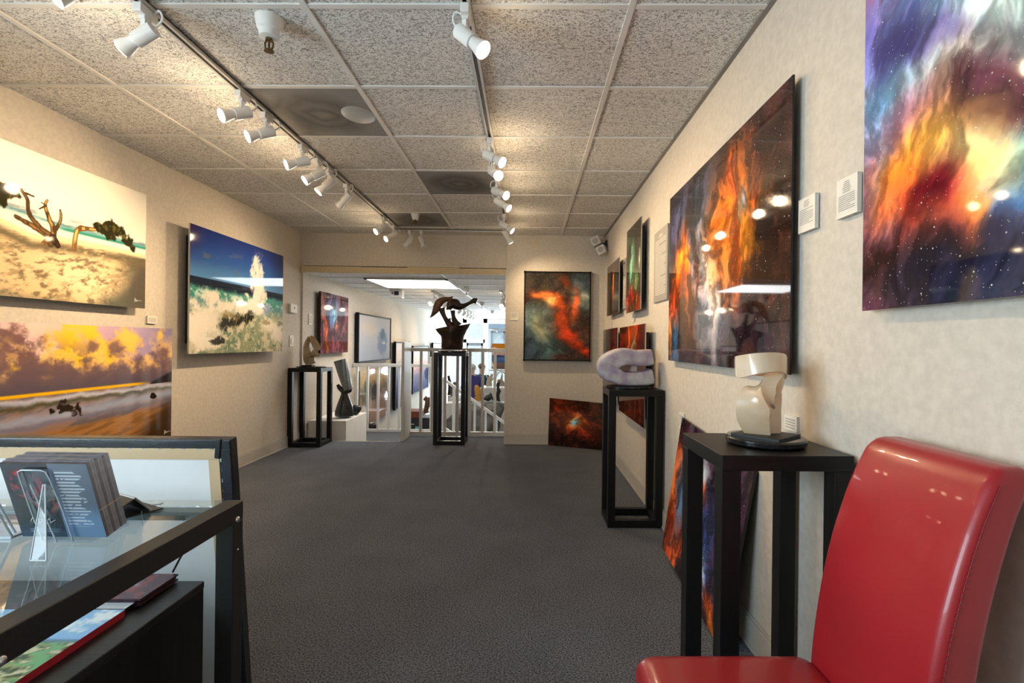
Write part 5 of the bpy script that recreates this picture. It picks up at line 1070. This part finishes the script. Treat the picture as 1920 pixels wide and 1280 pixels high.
# ------------------------------------------------------------------ stretched canvas standing behind the desk, back toward the camera
Cm = Matrix.Translation((-.915, 1.705, 0)) @ Matrix.Rotation(R(7.2), 4, 'X')
BLKCAN = M('glossy_black_canvas', (.014, .017, .022), .28, noise=(130, .4), bump=(90, .3), coat=.2)
PINE = M('pale_pine', (.62, .47, .30), .5, noise=(8, .18), color2=(.52, .36, .20), stretch=(1, 1, .12))
PINEH = M('pale_pine_across', (.62, .47, .30), .5, noise=(8, .18), color2=(.52, .36, .20), stretch=(.12, 1, 1))
W_, H_ = 1.30, .874
t = thing('stretched_canvas', 'big stretched canvas standing behind the glass desk, showing its back', 'canvas', (-.915 - W_ / 2, 1.705, 0))
MB().box((-W_, .004, 0), (0, .040, H_)).xf(Cm).build('canvas_wrap', BLKCAN, t, bevel=.004)
m = MB().box((-W_, .001, H_ - .028), (-.002, .005, H_ - .002)).box((-.036, .001, 0), (-.002, .005, H_ - .0285)).box((-W_, .001, 0), (-.036, .005, .03))
m.box((-.046, -.003, H_ - .06), (-.030, .004, H_ + .004), Matrix.Rotation(R(8), 3, 'Y')); m.xf(Cm).build('folded_edge', BLKCAN, t, bevel=.002)
MB().box((-W_, .0005, H_ - .064), (-.037, .0045, H_ - .029)).xf(Cm).build('top_bar', PINEH, t, smooth=0)
MB().box((-.070, .0002, .03), (-.037, .0044, H_ - .0645)).xf(Cm).build('side_bar', PINE, t, smooth=0)
MB().box((-W_, .0025, .03), (-.0705, .0046, H_ - .0645)).xf(Cm).build('canvas_back', M('greyish_canvas_back', (.74, .745, .75), .8, noise=(5, .04), bump=(200, .1)), t, smooth=0)
m = MB(); rnd = random.Random(4)
for i in range(24): x = -.06 - i * .042 + rnd.uniform(-.006, .006); m.box((x, -.0005, H_ - .030 + rnd.uniform(-.002, .002)), (x + .011, .001, H_ - .0285))
for i in range(9): z = H_ - .07 - i * .033; m.box((-.031 + rnd.uniform(-.003, .003), -.0005, z), (-.0295, .001, z + .011))
for i in range(0, len(m.v), 8): q_ = MB(); q_.v = m.v[i:i + 8]; q_.f = m.f[:6]; q_.xf(Cm).build('staple', CHROME, t, smooth=0)
zz = .635
MB().box((-.052, -.004, zz - .012), (-.036, .001, zz + .012)).ball((-.043, -.006, zz), .006, 12, 8).xf(Cm).build('hanger_plate', BLKGLOSS, t, bevel=.001)
MB().tube([(-.055 - .018 * (1 + math.cos(a)) , -.006, zz + .003 + .013 * math.sin(a)) for a in [k * math.pi / 10 for k in range(20)]], .0018, 8, closed=True).xf(Cm).build('hanger_ring', CHROME, t)
MB().tube(spline([(-.088, -.006, zz + .003), (-.22, -.006, zz - .004), (-.45, -.006, zz - .035), (-.7, -.006, zz - .03), (-1.0, -.006, zz)], 6), .0013, 6).xf(Cm).build('hanging_wire', M('dark_wire', (.08, .08, .08), .4, noise=(30, .2)), t)
# ------------------------------------------------------------------ lower gallery furniture and people
def at(u, v, y): d = ray(u, v); p = d * (y / d[1]); return Vector((p[0], y, p[2] + CAM_H))
# grey boulder sculpture
ROCK = M('grey_green_rock', (.24, .235, .21), .8, noise=(7, .45), color2=(.05, .047, .036), bump=(9, 1.0))
rs = []; Yr = 9.0
for v, ul, ur, ry in ((840, 846, 932, .42), (812, 838, 936, .48), (800, 834, 939, .50), (785, 838, 938, .48), (772, 852, 941, .44), (763, 866, 946, .42), (757, 878, 944, .34), (753, 893, 934, .22)):
    ring = []
    for k in range(40):
        a = 2 * math.pi * k / 40; wob = 1 + .06 * math.sin(3 * a + v * .1) + .035 * math.sin(7 * a + v * .3) + .025 * math.sin(11 * a - v * .4); p_ = at((ul + ur) / 2 + (ur - ul) / 2 * math.cos(a) * wob, v, Yr); p_.y = Yr + ry * math.sin(a) * wob; ring.append(p_)
    rs.append(ring)
lo = [Vector((p_.x, p_.y, ZL)) for p_ in rs[0]]
tag(MB().rings([lo] + rs).build('boulder', ROCK, None, smooth=60, loc=(-.9, 9.0, ZL)), 'big rough grey boulder behind the sloping stair handrail', 'boulder')
def plinth(lb, x0, y0, x1, y1, z): tag(MB().box((x0, y0, ZL), (x1, y1, z)).build('plinth', PLINTH, None, bevel=.005, loc=((x0 + x1) / 2, (y0 + y1) / 2, ZL)), lb, 'plinth', 'white plinths of the lower gallery')
plinth('broad cream plinth at the right of the lower gallery under the cream figures', -1.02, 11.0, -.35, 11.7, .21)
plinth('white plinth right behind the boulder under the tall black figurine', -.72, 9.75, -.42, 10.1, .03)
plinth('white plinth left of the boulder seen through the tall stand', -1.52, 9.6, -1.28, 9.95, .04)
plinth('white plinth behind the boulder under the orange carved figure', -1.05, 9.62, -.80, 9.9, -.15)
plinth('low white plinth under the dark carved mask at the left wall', -2.56, 7.95, -2.34, 8.25, -.255)
plinth('white plinth under the leaning black figure beyond the tall stand', -1.70, 11.0, -1.42, 11.4, .04)
DKB = M('dark_carving', (.022, .02, .018), .35, noise=(20, .4))
ORG = M('orange_stone', (.75, .36, .06), .5, noise=(14, .2), color2=(.55, .24, .05), bump=(60, .5))
CRM = M('cream_stone', (.60, .50, .36), .6, noise=(14, .2))
BRW = M('brown_carved_wood', (.13, .07, .04), .45, noise=(20, .35))
def carving(name, lb, pts, rad, mat, y, cat='sculpture', more=(), base=None, n=16):
    m = MB().tube([at(u, v, y + d) for u, v, d in spline(pts, 4)], [(a, b_) for a, b_, _ in spline([(a, b_, 0) for a, b_ in rad], 4)], n); o_ = at(pts[0][0], pts[0][1], y)
    for q_, r_ in more: m.tube([at(u, v, y + d) for u, v, d in spline(q_, 4)], [(a, b_) for a, b_, _ in spline([(a, b_, 0) for a, b_ in r_], 4)], 12)
    o = m.build(name, mat, None, smooth=60, loc=tuple(o_)); return tag(o, lb, cat)
carving('carved_figure', 'orange carved stone figure behind the railing, left of the black cat shape', [(896, 770, 0), (896, 757, 0), (897, 745, 0), (896, 733, 0), (893, 726, 0), (890, 724, 0)], [(.06, .06), (.066, .06), (.060, .06), (.062, .06), (.05, .05), (.02, .02)], ORG, 9.76)
carving('cat_carving', 'small black cat shaped carving standing on the boulder top', [(912, 748, 0), (916, 745, 0), (919, 744, 0), (920, 740, 0), (919, 736, 0)], [(.05, .05), (.06, .05), (.042, .04), (.03, .03), (.008, .01)], DKB, 9.0, more=[([(904, 748, 0), (910, 747, 0), (916, 748, 0)], [(.015, .02), (.03, .03), (.04, .04)]), ([(922, 748, 0), (923, 747, 0), (921, 742, 0)], [(.03, .03), (.025, .03), (.02, .02)])])
fg = thing('figurine', 'tall black figurine with a gold ball head on the plinth behind the boulder', 'sculpture', tuple(at(934, 754, 9.9)))
MB().tube([at(u, v, 9.9) for u, v in ((934, 754), (934, 748), (933, 740), (935.5, 733), (934, 727), (933.5, 722), (935, 717))], [.045, .035, .038, .042, .026, .032, .03], 14).build('body', DKB, fg, smooth=60)
MB().ball(at(935.5, 714, 9.9), .036).build('head', M('gold_ball', (.40, .28, .10), .3, metal=.6, noise=(20, .2)), fg, smooth=60)
carving('carved_figure', 'cream carved figure with raised arms, left one on the broad plinth', [(917, 724, 0), (917, 717, 0), (918, 711, 0), (921, 706, 0), (923, 701, 0)], [(.07, .06), (.06, .06), (.05, .05), (.035, .035), (.025, .02)], CRM, 11.3, more=[([(917, 711, 0), (913, 706, 0), (911, 702, 0)], [(.02, .02), (.015, .015), (.012, .01)]), ([(918, 712, 0), (923, 712, 0), (925, 708, 0)], [(.02, .02), (.015, .015), (.012, .01)])])
carving('carved_figure', 'grey cream spiky carving, right one on the broad plinth', [(941, 724, 0), (941, 718, 0), (940, 712, 0), (941, 706, 0), (942, 702, 0)], [(.06, .05), (.06, .05), (.03, .03), (.018, .02), (.01, .01)], M('grey_cream_stone', (.42, .38, .33), .6, noise=(14, .2)), 11.3)
carving('leaning_figure', 'leaning black figure seen through the tall stand, left of the handrail', [(843, 740, 0), (844, 728, 0), (843, 716, 0), (841, 704, 0)], [(.05, .05), (.04, .04), (.035, .04), (.03, .03)], DKB, 11.2, more=[([(847, 740, 0), (844, 728, 0)], [(.03, .03), (.03, .03)])])
carving('stone_carving', 'brown green rounded stone between the handrail and the black figure', [(851, 743, 0), (852, 735, 0), (852, 725, 0), (854, 716, 0)], [(.07, .06), (.075, .07), (.07, .06), (.03, .03)], ROCK, 10.6)
plinth('white plinth under the brown green rounded stone', -1.58, 10.35, -1.40, 10.85, .04)
cb = thing('black_cabinet', 'black cabinet with a red brown top at the left wall below the landing', 'cabinet', (-2.15, 9.9, ZL))
MB().box((-2.34, 9.75, ZL), (-1.75, 10.2, -.26)).build('body', BLKMETAL, cb, bevel=.004)
MB().box((-2.34, 9.75, -.26), (-2.02, 10.2, -.14)).build('top_box', M('red_brown_wood', (.19, .045, .022), .4, noise=(20, .2)), cb, bevel=.004)
MB().box((-2.21, 9.742, -.385), (-2.14, 9.75, -.372)).build('label', PAPER, cb, smooth=0)
pw = dict(name='print_card', thick=.01, edge=PAPER)
picture('small cyan card leaning on the black cabinet', ((-2.345, 9.70, -.62), (-2.255, 9.70, -.62), (-2.255, 9.72, -.45), (-2.345, 9.72, -.45)), grad([(0, (60, 160, 190)), (1, (150, 220, 236))]), 20, **pw)
picture('small red and cream card leaning on the black cabinet', ((-2.11, 9.70, -.60), (-2.01, 9.70, -.60), (-2.01, 9.72, -.42), (-2.11, 9.72, -.42)), grad([(0, (206, 70, 50)), (.3, (236, 220, 190)), (.6, (236, 220, 190)), (.7, (120, 180, 200)), (1, (120, 180, 200))]), 20, **pw)
carving('horse_carving', 'brown carved wooden animal standing on the black cabinet', [(800, 774, 0), (799, 768, 0), (801, 760, 0), (802, 752, 0), (799, 747, 0), (795, 750, 0)], [(.05, .05), (.045, .045), (.05, .05), (.05, .05), (.04, .04), (.02, .02)], BRW, 9.95, more=[([(802, 750, 0), (804, 746, 0), (806, 748, 0)], [(.03, .03), (.02, .02), (.01, .01)]), ([(798, 747, 0), (799, 742, 0)], [(.02, .02), (.008, .008)])])
ms = thing('carved_mask', 'dark carved mask with pale eyes low behind the landing railing', 'sculpture', tuple(at(698, 806, 8.1)))
MB().ball(at(698, 800, 8.1), (.075, .06, .085), fn=lambda d: 1 + .1 * math.sin(5 * d.z)).tube([at(u, v, 8.1) for u, v in ((701, 793), (705, 797), (707, 806))], [.02, .025, .014], 10).build('face', DKB, ms, smooth=60)
MB().ball(at(696, 793, 8.03), (.02, .012, .014)).ball(at(699.5, 792, 8.03), (.014, .012, .01)).build('eye', PAPER, ms, smooth=60)
# painting on an easel in the shop window
ea = thing('painting_easel', 'easel standing in the shop window under the orange sky painting', 'easel', (-.62, 12.2, ZL))
for a, b_ in (((-.95, 12.15, ZL), (-.66, 12.3, 1.1)), ((-.30, 12.15, ZL), (-.58, 12.3, 1.1)), ((-.62, 12.75, ZL), (-.62, 12.3, 1.1))): MB().bar(a, b_, .035, .03).build('leg', WPAINT, ea, smooth=0)
MB().box((-.90, 12.10, .52), (-.34, 12.20, .555)).build('ledge', WPAINT, ea, smooth=0)
MB().tube(spline([(-.78, 12.15, .30), (-.70, 12.15, .46), (-.62, 12.15, .50), (-.54, 12.15, .46), (-.46, 12.15, .30)], 5), .014, 8).build('arched_brace', WPAINT, ea)
picture('orange sky and blue sea painting standing on the easel in the shop window', ((-.86, 12.15, .56), (-.26, 12.15, .56), (-.26, 12.21, 1.165), (-.86, 12.21, 1.165)), grad([(0, (120, 90, 80)), (.22, (140, 104, 92)), (.28, (60, 100, 150)), (.45, (96, 130, 180)), (.52, (196, 150, 150)), (.62, (230, 200, 190)), (.72, (238, 150, 40)), (1, (240, 150, 30))], [(.3, .5, .3, .06, (40, 60, 110), .8)], 97, .05), 50, name='painting', edge=PAPER, thick=.02)
# white box with a black window hung from the low ceiling
pj = thing('emergency_lamp', 'small white box with a black square front under the low ceiling', 'box', (-2.06, 8.0, CZ2))
MB().box((-2.155, 7.95, CZ2 - .125), (-1.955, 8.10, CZ2)).build('case', WHITE, pj, bevel=.012)
MB().box((-2.075, 7.944, CZ2 - .088), (-2.005, 7.95, CZ2 - .026)).build('black_window', BLACK, pj, bevel=.002)
MB().box((-2.115, 7.945, CZ2 - .075), (-2.085, 7.95, CZ2 - .035)).build('side_window', INK, pj, bevel=.002)

# ---- two visitors standing with their backs to the camera
SKIN = M('skin', (.52, .33, .25), .55, noise=(30, .06))
def skinned(name, verts, edges, radii, mat, parent, root=0, sub=2):
    me = bpy.data.meshes.new(name); me.from_pydata([tuple(v) for v in verts], edges, []); o = bpy.data.objects.new(name, me); COL.objects.link(o); o.parent = parent
    s = o.modifiers.new('skin', 'SKIN'); s.use_smooth_shade = True
    for i, r in enumerate(radii): me.skin_vertices[0].data[i].radius = r if isinstance(r, tuple) else (r, r); me.skin_vertices[0].data[i].use_root = (i == root)
    b_ = o.modifiers.new('subdivision', 'SUBSURF'); b_.levels = sub; b_.render_levels = sub; me.materials.append(mat); return o
def person(lb, x, y, face, h, jacket, trousers, hair):
    t = thing('person', lb, 'person', (x, y, ZL), 'visitors in the lower gallery', (0, 0, face)); k = h / 1.75
    V = [(0, 0, .96), (0, .01, 1.12), (0, .0, 1.32), (0, -.01, 1.45), (0, 0, 1.53), (0, .015, 1.60), (0, .02, 1.68), (0, .01, 1.74)]; E = [(i, i + 1) for i in range(7)]; Rr = [(.15, .11), (.14, .10), (.17, .115), (.10, .07), (.055, .055), (.072, .085), (.078, .095), (.05, .06)]
    def chain(st, pts, rr):
        p_ = st
        for q_, r_ in zip(pts, rr): V.append(q_); Rr.append(r_); E.append((p_, len(V) - 1)); p_ = len(V) - 1
        return p_
    for s_ in (-1, 1):
        chain(0, [(s_ * .09, 0, .90), (s_ * .10, .01, .50), (s_ * .105, -.02, .09), (s_ * .11, .10, .035), (s_ * .115, .17, .03)], [.085, .058, .042, .038, .028])
        ha = chain(2, [(s_ * .17, 0, 1.42), (s_ * .235, -.02, 1.13), (s_ * .21, .13, .93), (s_ * .20, .20, .90)], [.055, .044, .033, .030])
        for j in range(4): bx_ = .20 + (j - 1.5) * .018; chain(ha, [(s_ * bx_, .235, .89 - .004 * j), (s_ * (bx_ - .004), .265 + .006 * (j in (1, 2)), .872)], [.0095, .008])
        chain(ha, [(s_ * .165, .215, .905), (s_ * .152, .24, .895)], [.010, .009])
    sc_ = lambda A: [tuple(c_ * k for c_ in v) for v in A]; sr = lambda A: [tuple(c_ * k for c_ in (r if isinstance(r, tuple) else (r, r))) for r in A]
    bd = skinned('body', sc_(V), E, sr(Rr), SKIN, t)
    hd = MB()
    hd.tube([(0, .105 * k, 1.665 * k), (0, .128 * k, 1.63 * k), (0, .118 * k, 1.615 * k)], [.008, .014, .006], 8)
    for s_ in (-1, 1): hd.ball((s_ * .082 * k, .012 * k, 1.64 * k), (.012, .02, .03), 10, 8)
    o = hd.build('nose_and_ears', SKIN, None, smooth=60); o.parent = t
    ey = MB()
    for s_ in (-1, 1): ey.ball((s_ * .032 * k, .103 * k, 1.655 * k), (.012, .008, .008), 8, 6)
    o = ey.build('eye', DKB, None); o.parent = t
    o = MB().tube([(-.025 * k, .112 * k, 1.585 * k), (.025 * k, .112 * k, 1.585 * k)], .006, 8).build('mouth', M('lips', (.4, .16, .14), .5, noise=(30, .05)), None); o.parent = t
    o = MB().ball((0, -.002, 1.69 * k), (.092 * k, .108 * k, .088 * k), fn=lambda d: 1.0 if d.z > -.3 else .9).build('hair', hair, None, smooth=60); o.parent = t
    JV = [(0, 0, .86), (0, .005, 1.05), (0, 0, 1.30), (0, -.01, 1.44), (0, -.005, 1.50)]; JE = [(i, i + 1) for i in range(4)]; JR = [(.20, .145), (.185, .135), (.205, .145), (.12, .09), (.075, .07)]
    for s_ in (-1, 1):
        n0 = len(JV); JV += [(s_ * .18, 0, 1.42), (s_ * .24, -.02, 1.13), (s_ * .215, .10, .97)]; JR += [.078, .066, .055]; JE += [(2, n0), (n0, n0 + 1), (n0 + 1, n0 + 2)]
    skinned('jacket', sc_(JV), JE, sr(JR), jacket, t)
    TV = [(0, 0, .98), (0, 0, .90)]; TR = [(.17, .13), (.16, .125)]; TE = [(0, 1)]
    for s_ in (-1, 1):
        n0 = len(TV); TV += [(s_ * .095, 0, .84), (s_ * .105, .01, .48), (s_ * .108, -.015, .11)]; TR += [.10, .078, .064]; TE += [(1, n0), (n0, n0 + 1), (n0 + 1, n0 + 2)]
    skinned('trousers', sc_(TV), TE, sr(TR), trousers, t)
    for s_ in (-1, 1):
        o = MB().ball((s_ * .112 * k, .055, .045), (.05, .13, .045)).build('shoe', BLACK, None, smooth=60); o.parent = t
NAVY = M('navy_trousers', (.015, .018, .03), .8, noise=(60, .2))
person('person in a purple blue jacket standing with back turned beyond the railing', -1.40, 13.0, 0, 1.70, M('purple_blue_jacket', (.045, .035, .15), .8, noise=(40, .15)), NAVY, M('grey_hair', (.42, .38, .34), .7, noise=(80, .2)))
person('person in a teal jacket standing beyond the railing, next to the purple jacket', -1.20, 13.4, R(-30), 1.70, M('teal_jacket', (.012, .06, .10), .8, noise=(40, .15)), NAVY, M('brown_hair', (.12, .075, .05), .7, noise=(80, .2)))
